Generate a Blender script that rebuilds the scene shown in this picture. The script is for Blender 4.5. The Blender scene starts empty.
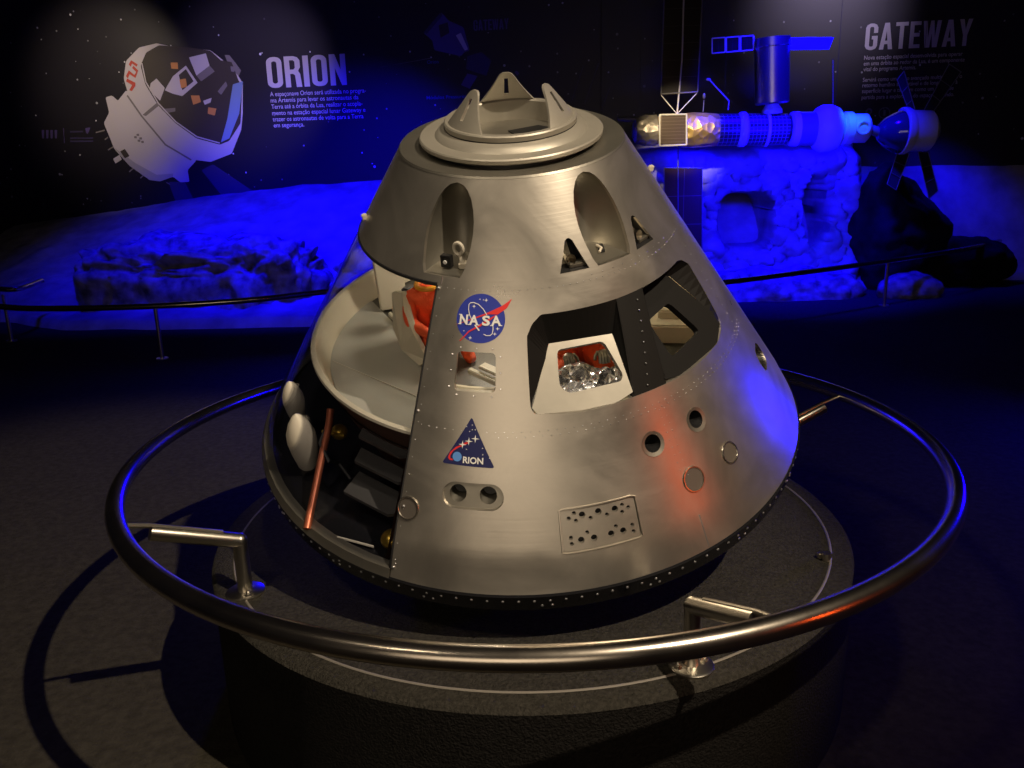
import bpy, bmesh, math, random
from mathutils import Vector, Matrix, noise
from mathutils.geometry import delaunay_2d_cdt
random.seed(7)
SC = bpy.context.scene
COL = SC.collection
rad = math.radians
DEC = {"n_arm1": [[-0.0754, -0.0241], [-0.0326, -0.0045], [-0.0055, 0.0072], [0.0263, 0.0204], [0.0633, 0.0372], [0.0929, 0.0564], [0.077, 0.0302], [0.0505, 0.0128], [0.022, 0.0125], [-0.0098, 0.0014]], "n_arm2": [[0.0505, 0.0139], [0.0268, 0.0026], [-0.0041, -0.0185], [-0.0323, -0.0371], [-0.056, -0.0676], [-0.0535, -0.0682], [-0.0288, -0.039], [-0.0011, -0.0235], [0.0303, -0.0029]], "n_orb1": [[-0.0252, -0.004], [-0.0327, 0.0101], [-0.0371, 0.0255], [-0.0369, 0.039], [-0.0319, 0.0443], [-0.0223, 0.0453], [-0.0075, 0.0406], [0.0074, 0.0278], [0.0185, 0.0113]], "n_orb2": [[0.0367, -0.0173], [0.0373, -0.0296], [0.0349, -0.0419], [0.0291, -0.0469], [0.0193, -0.0473], [0.0109, -0.0436]], "n_tick": [[-0.015, -0.018], [-0.0015, -0.0341]], "n_stars": [[0.0147, 0.0525], [-0.0214, 0.0337], [0.0496, -0.0284], [-0.0263, -0.0568], [0.0421, -0.0434], [-0.0459, -0.0382], [-0.0047, 0.0546], [0.0063, 0.0534]], "n_let": [[-0.0599, -0.0191], [-0.0631, 0.0099], [-0.0359, 0.0121], [-0.0334, -0.018], [-0.0274, -0.0187], [-0.0296, 0.0099], [-0.003, 0.0113], [-0.0014, -0.0184], [0.005, -0.0197], [0.0036, 0.0098], [0.0284, 0.0104], [0.0291, -0.019], [0.03, -0.0196], [0.0294, 0.0093], [0.0608, 0.0094], [0.0606, -0.0202]], "o_tri": [[0.0006, 0.0877], [-0.0788, -0.0533], [0.0734, -0.0566]], "o_cross": [[-0.0219, 0.0072], [-0.0038, 0.0181], [0.0152, 0.0266]], "o_swoosh": [[-0.0248, 0.0058], [-0.0419, -0.0026], [-0.058, -0.0202], [-0.0625, -0.0351], [-0.0574, -0.0416], [-0.0471, -0.0423], [-0.0467, -0.0374], [-0.0549, -0.037], [-0.0557, -0.0285], [-0.0482, -0.0147], [-0.033, -0.003], [-0.0201, 0.0025]], "o_tail": [[-0.0219, 0.0061], [-0.0062, 0.0137], [-0.0038, 0.0181]], "o_ball": [[-0.0352, -0.0294]], "o_let": [[-0.0173, -0.0247], [-0.0159, -0.0453], [0.0408, -0.0452], [0.0402, -0.0255]], "o_stars": [[-0.0137, 0.0589], [0.0041, 0.0645], [0.0043, 0.0512], [0.0133, 0.0518], [0.0374, -0.0003], [0.0386, -0.0186], [0.0585, -0.0275], [-0.0098, -0.0064]]}

# ------------------------------------------------------------------ materials
def mat(name, col, rough=.5, metal=0., bump=0., bscale=60, var=0., vscale=6, emit=None, estr=1, trans=0, spec=.5, coat=0, aniso=0, rvar=0):
    m = bpy.data.materials.new(name); m.use_nodes = True
    nt = m.node_tree; b = nt.nodes['Principled BSDF']
    b.inputs['Base Color'].default_value = (*col, 1)
    b.inputs['Roughness'].default_value = rough
    b.inputs['Metallic'].default_value = metal
    b.inputs['Specular IOR Level'].default_value = spec
    b.inputs['Transmission Weight'].default_value = trans
    b.inputs['Coat Weight'].default_value = coat
    b.inputs['Anisotropic'].default_value = aniso
    if emit:
        b.inputs['Emission Color'].default_value = (*emit, 1); b.inputs['Emission Strength'].default_value = estr
    tc = nt.nodes.new('ShaderNodeTexCoord')
    if var:
        n = nt.nodes.new('ShaderNodeTexNoise'); n.inputs['Scale'].default_value = vscale; n.inputs['Detail'].default_value = 6
        nt.links.new(tc.outputs['Object'], n.inputs['Vector'])
        r = nt.nodes.new('ShaderNodeMapRange'); r.inputs['From Min'].default_value = .3; r.inputs['From Max'].default_value = .7
        r.inputs['To Min'].default_value = 1-var; r.inputs['To Max'].default_value = 1+var
        nt.links.new(n.outputs['Fac'], r.inputs['Value'])
        x = nt.nodes.new('ShaderNodeVectorMath'); x.operation = 'SCALE'; x.inputs[0].default_value = col
        nt.links.new(r.outputs['Result'], x.inputs['Scale']); nt.links.new(x.outputs['Vector'], b.inputs['Base Color'])
    if rvar:
        n = nt.nodes.new('ShaderNodeTexNoise'); n.inputs['Scale'].default_value = 3; n.inputs['Detail'].default_value = 8; n.inputs['Roughness'].default_value = .7
        nt.links.new(tc.outputs['Object'], n.inputs['Vector'])
        r = nt.nodes.new('ShaderNodeMapRange'); r.inputs['From Min'].default_value = .3; r.inputs['From Max'].default_value = .7
        r.inputs['To Min'].default_value = rough-rvar; r.inputs['To Max'].default_value = rough+rvar
        nt.links.new(n.outputs['Fac'], r.inputs['Value']); nt.links.new(r.outputs['Result'], b.inputs['Roughness'])
    if bump:
        n = nt.nodes.new('ShaderNodeTexNoise'); n.inputs['Scale'].default_value = bscale; n.inputs['Detail'].default_value = 5
        nt.links.new(tc.outputs['Object'], n.inputs['Vector'])
        bp = nt.nodes.new('ShaderNodeBump'); bp.inputs['Strength'].default_value = bump; bp.inputs['Distance'].default_value = .01
        nt.links.new(n.outputs['Fac'], bp.inputs['Height']); nt.links.new(bp.outputs['Normal'], b.inputs['Normal'])
    return m

def glassmat(name, tint=(.9, .92, 1), refl=1.45, rough=.03, amt=1.0):
    m = bpy.data.materials.new(name); m.use_nodes = True; nt = m.node_tree
    for n in list(nt.nodes): nt.nodes.remove(n)
    o = nt.nodes.new('ShaderNodeOutputMaterial'); mx = nt.nodes.new('ShaderNodeMixShader')
    t = nt.nodes.new('ShaderNodeBsdfTransparent'); t.inputs['Color'].default_value = (*tint, 1)
    g = nt.nodes.new('ShaderNodeBsdfGlossy'); g.inputs['Roughness'].default_value = rough
    f = nt.nodes.new('ShaderNodeLayerWeight'); f.inputs['Blend'].default_value = .5
    pw = nt.nodes.new('ShaderNodeMath'); pw.operation = 'POWER'; pw.inputs[1].default_value = 4.5; nt.links.new(f.outputs['Facing'], pw.inputs[0])
    k = nt.nodes.new('ShaderNodeMath'); k.operation = 'MULTIPLY_ADD'; k.inputs[1].default_value = amt; k.inputs[2].default_value = .03
    nt.links.new(pw.outputs[0], k.inputs[0]); nt.links.new(k.outputs[0], mx.inputs['Fac'])
    nt.links.new(t.outputs[0], mx.inputs[1]); nt.links.new(g.outputs[0], mx.inputs[2]); nt.links.new(mx.outputs[0], o.inputs[0])
    return m

def metalskin():
    # brushed aluminium: fine horizontal grain, cloudy patches of different polish
    m = mat('brushed_aluminium', (.60, .56, .49), .40, .88, 0, 0, 0)
    nt = m.node_tree; b = nt.nodes['Principled BSDF']
    tc = nt.nodes.new('ShaderNodeTexCoord')
    n = nt.nodes.new('ShaderNodeTexNoise'); n.inputs['Scale'].default_value = 3.2; n.inputs['Detail'].default_value = 7; n.inputs['Roughness'].default_value = .65; n.inputs['Distortion'].default_value = .6
    nt.links.new(tc.outputs['Object'], n.inputs['Vector'])
    r = nt.nodes.new('ShaderNodeMapRange'); r.inputs['From Min'].default_value = .3; r.inputs['From Max'].default_value = .72; r.inputs['To Min'].default_value = .27; r.inputs['To Max'].default_value = .40
    nt.links.new(n.outputs['Fac'], r.inputs['Value']); nt.links.new(r.outputs['Result'], b.inputs['Roughness'])
    mp = nt.nodes.new('ShaderNodeMapping'); mp.inputs['Scale'].default_value = (3, 3, 160)
    nt.links.new(tc.outputs['Object'], mp.inputs['Vector'])
    n2 = nt.nodes.new('ShaderNodeTexNoise'); n2.inputs['Scale'].default_value = 1; n2.inputs['Detail'].default_value = 4
    nt.links.new(mp.outputs['Vector'], n2.inputs['Vector'])
    bp = nt.nodes.new('ShaderNodeBump'); bp.inputs['Strength'].default_value = .07; bp.inputs['Distance'].default_value = .002
    nt.links.new(n2.outputs['Fac'], bp.inputs['Height'])
    n3 = nt.nodes.new('ShaderNodeTexNoise'); n3.inputs['Scale'].default_value = 5; n3.inputs['Detail'].default_value = 2
    nt.links.new(tc.outputs['Object'], n3.inputs['Vector'])
    bp2 = nt.nodes.new('ShaderNodeBump'); bp2.inputs['Strength'].default_value = .06; bp2.inputs['Distance'].default_value = .02
    nt.links.new(n3.outputs['Fac'], bp2.inputs['Height']); nt.links.new(bp.outputs['Normal'], bp2.inputs['Normal'])
    nt.links.new(bp2.outputs['Normal'], b.inputs['Normal'])
    mc = nt.nodes.new('ShaderNodeMapRange'); mc.inputs['From Min'].default_value = .35; mc.inputs['From Max'].default_value = .7; mc.inputs['To Min'].default_value = .86; mc.inputs['To Max'].default_value = 1.12
    nt.links.new(n.outputs['Fac'], mc.inputs['Value'])
    x = nt.nodes.new('ShaderNodeVectorMath'); x.operation = 'SCALE'; x.inputs[0].default_value = (.60, .56, .49)
    nt.links.new(mc.outputs['Result'], x.inputs['Scale']); nt.links.new(x.outputs['Vector'], b.inputs['Base Color'])
    return m

def foilmat(name, col, rough=.2, scale=14, strength=1.0):
    m = mat(name, col, rough, .75)
    nt = m.node_tree; b = nt.nodes['Principled BSDF']
    tc = nt.nodes.new('ShaderNodeTexCoord'); v = nt.nodes.new('ShaderNodeTexVoronoi'); v.inputs['Scale'].default_value = scale
    nt.links.new(tc.outputs['Object'], v.inputs['Vector'])
    bp = nt.nodes.new('ShaderNodeBump'); bp.inputs['Strength'].default_value = strength; bp.inputs['Distance'].default_value = .03
    nt.links.new(v.outputs['Distance'], bp.inputs['Height']); nt.links.new(bp.outputs['Normal'], b.inputs['Normal'])
    return m

def starwall():
    m = mat('printed_night_sky', (.012, .012, .03), .42)
    nt = m.node_tree; b = nt.nodes['Principled BSDF']
    tc = nt.nodes.new('ShaderNodeTexCoord')
    def stars(scale, thr, seed):
        mp = nt.nodes.new('ShaderNodeMapping'); mp.inputs['Location'].default_value = (seed, seed*2, seed); nt.links.new(tc.outputs['Object'], mp.inputs['Vector'])
        v = nt.nodes.new('ShaderNodeTexVoronoi'); v.inputs['Scale'].default_value = scale; nt.links.new(mp.outputs['Vector'], v.inputs['Vector'])
        lt = nt.nodes.new('ShaderNodeMath'); lt.operation = 'LESS_THAN'; lt.inputs[1].default_value = thr; nt.links.new(v.outputs['Distance'], lt.inputs[0])
        sp = nt.nodes.new('ShaderNodeSeparateColor'); nt.links.new(v.outputs['Color'], sp.inputs[0])
        mu = nt.nodes.new('ShaderNodeMath'); mu.operation = 'MULTIPLY'; nt.links.new(lt.outputs[0], mu.inputs[0]); nt.links.new(sp.outputs[0], mu.inputs[1]); return mu
    s1 = stars(5.5, .075, 1.3); s2 = stars(2.2, .045, 4.1)
    ad = nt.nodes.new('ShaderNodeMath'); ad.operation = 'MAXIMUM'; nt.links.new(s1.outputs[0], ad.inputs[0]); nt.links.new(s2.outputs[0], ad.inputs[1])
    mx = nt.nodes.new('ShaderNodeMix'); mx.data_type = 'RGBA'; mx.inputs['A'].default_value = (.020, .018, .024, 1); mx.inputs['B'].default_value = (.8, .8, .85, 1)
    nt.links.new(ad.outputs[0], mx.inputs['Factor']); nt.links.new(mx.outputs['Result'], b.inputs['Base Color'])
    return m

def gridmat(name, c1, c2, nx, nz, axis=(0, 2), w=.06, rough=.35):
    m = mat(name, c1, rough); nt = m.node_tree; b = nt.nodes['Principled BSDF']
    tc = nt.nodes.new('ShaderNodeTexCoord'); sp = nt.nodes.new('ShaderNodeSeparateXYZ'); nt.links.new(tc.outputs['Generated'], sp.inputs[0])
    outs = []
    for ax, n in ((axis[0], nx), (axis[1], nz)):
        mu = nt.nodes.new('ShaderNodeMath'); mu.operation = 'MULTIPLY'; mu.inputs[1].default_value = n; nt.links.new(sp.outputs[ax], mu.inputs[0])
        fr = nt.nodes.new('ShaderNodeMath'); fr.operation = 'FRACT'; nt.links.new(mu.outputs[0], fr.inputs[0])
        lt = nt.nodes.new('ShaderNodeMath'); lt.operation = 'LESS_THAN'; lt.inputs[1].default_value = w; nt.links.new(fr.outputs[0], lt.inputs[0]); outs.append(lt)
    ma = nt.nodes.new('ShaderNodeMath'); ma.operation = 'MAXIMUM'; nt.links.new(outs[0].outputs[0], ma.inputs[0]); nt.links.new(outs[1].outputs[0], ma.inputs[1])
    mx = nt.nodes.new('ShaderNodeMix'); mx.data_type = 'RGBA'; mx.inputs['A'].default_value = (*c1, 1); mx.inputs['B'].default_value = (*c2, 1)
    nt.links.new(ma.outputs[0], mx.inputs['Factor']); nt.links.new(mx.outputs['Result'], b.inputs['Base Color'])
    return m

M = dict(
    alu=metalskin(),
    alu_dull=mat('satin_grey_metal', (.36, .34, .29), .42, .9, .05, 40, .1),
    collar=mat('docking_ring_paint', (.38, .355, .30), .42, .45, .04, 30, .06),
    plate=mat('polished_window_plate', (.26, .245, .21), .45, .8, 0, 0, .12, 9, rvar=.08),
    steel=mat('polished_steel', (.62, .56, .48), .24, 1.0, 0, 0, 0, rvar=.04),
    steel2=mat('satin_steel', (.66, .62, .54), .28, 1.0),
    black=mat('matt_black', (.010, .010, .011), .45),
    blackw=mat('black_window_surround', (.006, .0055, .005), .6, spec=.25),
    blackg=mat('gloss_black', (.012, .012, .014), .16),
    shield=mat('black_heat_shield', (.008, .008, .008), .75, 0, .2, 60),
    rivet=mat('rivet_metal', (.75, .75, .78), .3, .9),
    acrylic=glassmat('clear_acrylic', (.93, .94, .97), 1.36, .04, .8),
    glass=glassmat('window_glass', (.95, .96, .97), 1.4, .03, .9),
    cream=mat('cream_cabin_paint', (.62, .56, .42), .5, 0, .03, 20, .05),
    deck=mat('grey_deck_paint', (.40, .39, .33), .42, 0, 0, 0, .06, 8),
    darkfloor=mat('dark_cabin_floor', (.07, .065, .05), .45),
    cabinet=mat('beige_locker_paint', (.60, .55, .42), .5, 0, .05, 30),
    slat=mat('dark_grey_tray', (.10, .096, .09), .35, .2),
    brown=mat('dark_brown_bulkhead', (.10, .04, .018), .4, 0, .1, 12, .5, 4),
    white=mat('off_white_plastic', (.62, .57, .47), .5, 0, .05, 50),
    copper=mat('copper_red_pipe', (.42, .12, .06), .38, .5),
    gold=mat('brass_yellow', (.55, .36, .06), .3, .8),
    orange=mat('orange_suit_cloth', (.85, .10, .02), .7, 0, .6, 45, .2, 12),
    yellow=mat('amber_ring', (.85, .38, .03), .35),
    skin=mat('mannequin_head', (.45, .28, .2), .6),
    foil=foilmat('silver_foil', (.75, .75, .78), .18, 26, .9),
    goldfoil=foilmat('gold_foil', (.85, .60, .18), .42, 10, 1),
    purplefoil=foilmat('grey_foil', (.55, .50, .45), .45, 12, .8),
    navy=mat('emblem_blue', (.022, .04, .36), .5),
    navy2=mat('emblem_dark_blue', (.012, .016, .10), .5),
    red=mat('emblem_red', (.75, .03, .03), .5),
    ink=mat('white_ink', (.85, .85, .85), .6),
    skyblue=mat('emblem_light_blue', (.12, .32, .8), .5),
    carpet_shaded=mat('carpet_painted_shade', (.014, .013, .012), .95, 0, 1.0, 130, .35, 90, spec=.1),  # darkened copy of the carpet, shade of the unlit drum side put into colour
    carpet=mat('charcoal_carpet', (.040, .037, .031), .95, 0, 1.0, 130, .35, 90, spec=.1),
    floor=mat('dark_floor_covering', (.050, .045, .034), .9, 0, .5, 90, .25, 30, spec=.08),
    seam=mat('pale_seam', (.22, .2, .17), .6),
    wall=mat('black_wall_paint', (.008, .008, .012), .8, spec=.2),
    sky=starwall(),
    lunar=mat('grey_lunar_plaster', (.33, .32, .31), .95, 0, 1.0, 5, .3, 3, spec=.1),
    rock=mat('rough_grey_rock', (.26, .25, .23), .95, 0, 1.0, 9, .65, 7, spec=.1),
    shaded_rock=mat('rock_painted_shade', (.018, .017, .015), .95, 0, 1.0, 9, .5, 5, spec=.1),  # near-black colour paints the shade on the right-hand boulders
    printwhite=mat('printed_white', (.62, .58, .58), .6),
    printgrey=mat('printed_grey', (.22, .20, .19), .6),
    printgrey2=mat('printed_mid_grey', (.42, .40, .42), .6),
    printdark=mat('printed_umber', (.055, .045, .035), .6),
    printorange=mat('printed_orange', (.7, .30, .08), .6),
    printblue=mat('printed_blue', (.22, .34, .55), .6),
    printred=mat('printed_red', (.6, .08, .05), .6),
    printpurple=mat('printed_violet', (.10, .07, .22), .6),
    printviolet2=mat('printed_dim_violet', (.05, .04, .10), .6),
    printlabel=mat('printed_label_blue', (.05, .09, .45), .6),
    modelwhite=mat('model_white_paint', (.75, .75, .75), .45),
    modelgrey=mat('model_grey_paint', (.25, .25, .27), .4, .3),
    modeldark=gridmat('model_truss_skin', (.05, .04, .04), (.35, .33, .3), 5, 9, (0, 2), .12),
    solar=gridmat('solar_cells', (.012, .010, .014), (.12, .11, .13), 2, 7, (0, 2), .015, .3),
    solarred=gridmat('solar_cells_brown', (.06, .025, .015), (.2, .17, .15), 2, 3, (0, 2), .02, .35),
    panelbrown=gridmat('ribbed_brown_panel', (.07, .045, .035), (.2, .15, .12), 1, 9, (0, 2), .07, .4),
    bluepanel=mat('blue_solar_sheet', (.2, .2, .5), .4),
    domeglass=mat('dark_dome', (.04, .05, .10), .12, 0, coat=1),
    wingcell=mat('wing_cells', (.03, .03, .06), .3),
    chrome=mat('silvered_cylinder', (.5, .48, .42), .3, .9),
)

# ------------------------------------------------------------------ mesh helpers
def link(name, verts, faces, m, parent=None, smooth=True, ang=35, mw=None):
    me = bpy.data.meshes.new(name); me.from_pydata([tuple(v) for v in verts], [], faces)
    bm = bmesh.new(); bm.from_mesh(me); bmesh.ops.recalc_face_normals(bm, faces=bm.faces); bm.to_mesh(me); bm.free()
    if smooth:
        me.polygons.foreach_set('use_smooth', [True]*len(me.polygons)); me.set_sharp_from_angle(angle=rad(ang))
    me.materials.append(m)
    o = bpy.data.objects.new(name, me); COL.objects.link(o)
    if parent: o.parent = parent
    if mw is not None: o.matrix_world = mw
    return o

def tag(o, label=None, cat=None, group=None, kind=None):
    if label: o['label'] = label
    if cat: o['category'] = cat
    if group: o['group'] = group
    if kind: o['kind'] = kind
    return o

def empty(name, loc=(0, 0, 0), mw=None, **k):
    o = bpy.data.objects.new(name, None); COL.objects.link(o); o.location = loc; o.empty_display_size = .1
    if mw is not None: o.matrix_world = mw
    return tag(o, **k)

class MB:
    def __init__(s): s.v = []; s.f = []
    def add(s, v, f):
        n = len(s.v); s.v += [Vector(p) for p in v]; s.f += [tuple(i+n for i in q) for q in f]; return s
    def lathe(s, prof, seg=96, T=None, a0=0, a1=360, close=None):
        T = T or (lambda p: p); full = abs(a1-a0) >= 360
        cols = seg if full else seg+1; v = []; f = []
        for i in range(cols):
            t = rad(a0+(a1-a0)*i/seg)
            for r, z in prof: v.append(T(Vector((r*math.sin(t), -r*math.cos(t), z))))
        n = len(prof)
        for i in range(seg):
            j = (i+1) % cols
            for k in range(n-1): f.append((i*n+k, j*n+k, j*n+k+1, i*n+k+1))
            if close: f.append((i*n+n-1, j*n+n-1, j*n, i*n))
        return s.add(v, f)
    def tube(s, pts, r, seg=14, cap=True, closed=False):
        pts = [Vector(p) for p in pts]; n = len(pts); v = []; f = []
        rs = r if isinstance(r, (list, tuple)) else [r]*n
        up = None
        for i, p in enumerate(pts):
            if closed: t = (pts[(i+1) % n]-pts[i-1]).normalized()
            else: t = (pts[min(i+1, n-1)]-pts[max(i-1, 0)]).normalized()
            if up is None: up = Vector((0, 0, 1)) if abs(t.z) < .9 else Vector((1, 0, 0))
            a = t.cross(up).normalized(); b = a.cross(t).normalized(); up = b
            for k in range(seg):
                w = 2*math.pi*k/seg; v.append(p+(a*math.cos(w)+b*math.sin(w))*rs[i])
        m = n if closed else n-1
        for i in range(m):
            j = (i+1) % n
            for k in range(seg):
                l = (k+1) % seg; f.append((i*seg+k, i*seg+l, j*seg+l, j*seg+k))
        if cap and not closed:
            f.append(tuple(range(seg))); f.append(tuple((n-1)*seg+k for k in range(seg)))
        return s.add(v, f)
    def box(s, c, d, R=None, bev=0):
        bm = bmesh.new(); bmesh.ops.create_cube(bm, size=1)
        for q in bm.verts: q.co = Vector((q.co.x*d[0], q.co.y*d[1], q.co.z*d[2]))
        if bev: bmesh.ops.bevel(bm, geom=bm.edges[:], offset=bev, segments=2, affect='EDGES')
        bm.verts.index_update()
        vs = [((R @ q.co) if R else q.co)+Vector(c) for q in bm.verts]; fs = [tuple(x.index for x in q.verts) for q in bm.faces]
        bm.free(); return s.add(vs, fs)
    def ball(s, c, r, sub=2, sc=(1, 1, 1)):
        bm = bmesh.new(); bmesh.ops.create_icosphere(bm, subdivisions=sub, radius=r)
        vs = [Vector((q.co.x*sc[0], q.co.y*sc[1], q.co.z*sc[2]))+Vector(c) for q in bm.verts]; bm.verts.index_update()
        fs = [tuple(x.index for x in q.verts) for q in bm.faces]; bm.free(); return s.add(vs, fs)
    def ruled(s, A, B):
        n = len(A); return s.add(list(A)+list(B), [(i, i+1, n+i+1, n+i) for i in range(n-1)])
    def prism(s, poly, a, b):     # poly of 3-D points, offset vectors a and b
        n = len(poly); v = [Vector(p)+Vector(a) for p in poly]+[Vector(p)+Vector(b) for p in poly]
        return s.add(v, [tuple(range(n)), tuple(n+i for i in reversed(range(n)))]+[(i, (i+1) % n, n+(i+1) % n, n+i) for i in range(n)])
    def out(s, name, m, parent=None, smooth=True, ang=35, mw=None): return link(name, s.v, s.f, m, parent, smooth, ang, mw)

def inpoly(x, y, P):
    c = False; n = len(P); j = n-1
    for i in range(n):
        xi, yi = P[i]; xj, yj = P[j]
        if (yi > y) != (yj > y) and x < (xj-xi)*(y-yi)/(yj-yi)+xi: c = not c
        j = i
    return c

def dens(P, s):
    o = []
    for i in range(len(P)):
        a = P[i]; b = P[(i+1) % len(P)]; L = math.hypot(b[0]-a[0], b[1]-a[1]); n = max(1, math.ceil(L/s))
        for k in range(n): o.append((a[0]+(b[0]-a[0])*k/n, a[1]+(b[1]-a[1])*k/n))
    return o

def cdt(outer, holes, s, grid=True):
    loops = [dens(outer, s)]+[dens(h, s) for h in holes]
    vs = []; es = []; segs = []
    for L in loops:
        n0 = len(vs); vs += L; es += [(n0+i, n0+(i+1) % len(L)) for i in range(len(L))]
    if grid:
        xs = [p[0] for p in loops[0]]; ys = [p[1] for p in loops[0]]
        near = {}
        for p in vs: near.setdefault((int(p[0]//s), int(p[1]//s)), []).append(p)
        x = min(xs)+s*.5; row = 0
        while x < max(xs):
            y = min(ys)+s*(.5 if row % 2 else .25)
            while y < max(ys):
                if inpoly(x, y, loops[0]) and not any(inpoly(x, y, h) for h in loops[1:]):
                    kx, ky = int(x//s), int(y//s)
                    if not any((q[0]-x)**2+(q[1]-y)**2 < (.45*s)**2 for i in (-1, 0, 1) for j in (-1, 0, 1) for q in near.get((kx+i, ky+j), ())): vs.append((x, y))
                y += s
            x += s; row += 1
    r = delaunay_2d_cdt([Vector(p) for p in vs], es, [], 0, 1e-7)
    V = [(p.x, p.y) for p in r[0]]; F = []
    for f in r[2]:
        cx = sum(V[i][0] for i in f)/len(f); cy = sum(V[i][1] for i in f)/len(f)
        if inpoly(cx, cy, loops[0]) and not any(inpoly(cx, cy, h) for h in loops[1:]): F.append(tuple(f))
    return V, F, loops

def rrect(cx, cy, w, h, r, n=5):
    o = []
    for sx, sy, a in ((1, 1, 0), (-1, 1, 90), (-1, -1, 180), (1, -1, 270)):
        for k in range(n+1):
            t = rad(a+90*k/n); o.append((cx+sx*(w/2-r)+r*math.cos(t), cy+sy*(h/2-r)+r*math.sin(t)))
    return o
def roundpoly(P, r, n=4):
    o = []; N = len(P)
    for i in range(N):
        p = Vector(P[i]); a = Vector(P[i-1]); b = Vector(P[(i+1) % N]); da = (a-p); db = (b-p)
        rr = min(r, da.length*.45, db.length*.45); A = p+da.normalized()*rr; B = p+db.normalized()*rr
        for k in range(n+1):
            t = k/n; q = A*(1-t)**2+p*2*t*(1-t)+B*t*t; o.append((q.x, q.y))
    return o

# ------------------------------------------------------------------ camera (fitted)
F = Vector((-.0173558, .96360472, -.26676718)); R = Vector((.99956935, .01040781, -.02743708)); U = Vector((.02366204, .26712849, .96337038))
CP = Vector((0, -3.10522, .912697)); FL = 837.76
cd = bpy.data.cameras.new('camera'); cam = bpy.data.objects.new('camera', cd); COL.objects.link(cam)
cd.sensor_width = 36; cd.lens = 36*FL/1024; cd.clip_start = .05; cd.clip_end = 100
Z = -F
cam.matrix_world = Matrix(((R.x, U.x, Z.x, CP.x), (R.y, U.y, Z.y, CP.y), (R.z, U.z, Z.z, CP.z), (0, 0, 0, 1)))
SC.camera = cam
FLOOR = -1.055; PED = -.505
def ray(x, y): return (F+R*((x-512)/FL)-U*((y-384)/FL)).normalized()
def atz(x, y, z): d = ray(x, y); return CP+d*((z-CP.z)/d.z)
def aty(x, y, Y): d = ray(x, y); return CP+d*((Y-CP.y)/d.y)
# back wall frame: slightly turned, right side nearer
WE = Vector((math.cos(rad(8)), -math.sin(rad(8)), 0)); WN = Vector((-math.sin(rad(8)), -math.cos(rad(8)), 0)); WP = Vector((0, 10.6, 0))
def W(s, z, off=0): return WP+WE*s+Vector((0, 0, z))+WN*off
def wpx(x, y):
    d = ray(x, y); t = (WP-CP).dot(WN)/d.dot(WN); P = CP+d*t; return (P-WP).dot(WE), P.z

# ------------------------------------------------------------------ room
def struct(name, mb, m): return tag(mb.out(name, m, smooth=False), kind='structure')
b = MB(); b.box((0, 3, FLOOR-.05), (26, 22, .1)); struct('floor', b, M['floor'])
b = MB(); b.prism([W(-13, FLOOR), W(12, FLOOR), W(12, 4.6), W(-13, 4.6)], WN*0, -WN*.15); struct('wall_back', b, M['wall'])

# ------------------------------------------------------------------ pedestal
ped = empty('display_pedestal', (0, 0, FLOOR), label='round black carpeted pedestal under the silver space capsule, pale seam ring near its edge', cat='pedestal')
def pz(p): return p-Vector((0, 0, FLOOR))
b = MB(); b.lathe([(0, PED-FLOOR), (1.13, PED-FLOOR), (1.2, PED-FLOOR), (1.2136, PED-FLOOR-.014)], 160)
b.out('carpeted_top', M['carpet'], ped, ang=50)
b = MB(); b.lathe([(1.2136, PED-FLOOR-.013), (1.2130, PED-FLOOR-.02), (1.2130, 0)], 160); b.out('drum_side', M['carpet_shaded'], ped)  # side coloured darker than the top to stand for its shade
b = MB(); b.lathe([(1.130, PED-FLOOR+.001), (1.1325, PED-FLOOR+.004), (1.1365, PED-FLOOR+.004), (1.139, PED-FLOOR+.001)], 160); b.out('seam_ring', M['seam'], ped)
b = MB(); b.lathe([(0, 0), (.5, 0), (.5, .115), (0, .115)], 64, T=lambda p: p+Vector((0, -.05, PED-FLOOR))); b.out('support_block', M['black'], ped)
q = atz(826, 561, PED)
b = MB(); b.tube([pz(q), pz(q)+Vector((0, 0, .03))], .014, 10); b.box(pz(q)+Vector((.0, .02, .012)), (.05, .02, .024), bev=.004); b.out('seam_latch', M['steel2'], ped)

# ------------------------------------------------------------------ guard ring
RR, RZ = 1.483, -.167
rail = empty('ring_guard_rail', (0, 0, PED), label='round polished steel guard rail circling the silver capsule on slanted arms', cat='railing')
def pp(p): return Vector(p)-Vector((0, 0, PED))
b = MB(); b.tube([pp((.0085+RR*math.cos(rad(a)), RR*math.sin(rad(a)), RZ)) for a in range(0, 360, 2)], .031, 24, closed=True)
b.out('rail_ring', M['steel'], rail)
for ang in (-150, -66.5, 19, 105):
    t = rad(ang); er = Vector((math.cos(t), math.sin(t), 0)); et = Vector((-math.sin(t), math.cos(t), 0)); z = Vector((0, 0, 1))
    P = lambda r, h, s=0: pp(er*r+et*s+z*h)
    b = MB(); b.tube([P(1.118, -.312), P(1.385, -.214)], .0255, 20); arm = b.out('support_arm', M['steel2'], rail)
    b = MB(); b.tube([P(1.12, -.50), P(1.12, -.311)], .0245, 20); b.ball(P(1.12, -.311), .0262, 3); b.out('post', M['steel2'], arm)
    b = MB(); b.tube([P(1.12, -.505), P(1.12, -.497), P(1.12, -.493)], [.064, .064, .058], 28); b.out('flange', M['steel2'], arm)
    for s in (-.044, .044):
        b = MB(); b.tube([P(1.12, -.495, s), P(1.12, -.487, s)], [.0135, .012], 6); b.ball(P(1.12, -.484, s), .0085, 2); b.out('bolt', M['steel2'], arm)
    b = MB(); b.tube([P(1.17, -.269), P(1.385, -.190), P(1.462, -.170)], .0085, 10); b.out('rod', M['steel2'], arm)

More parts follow.
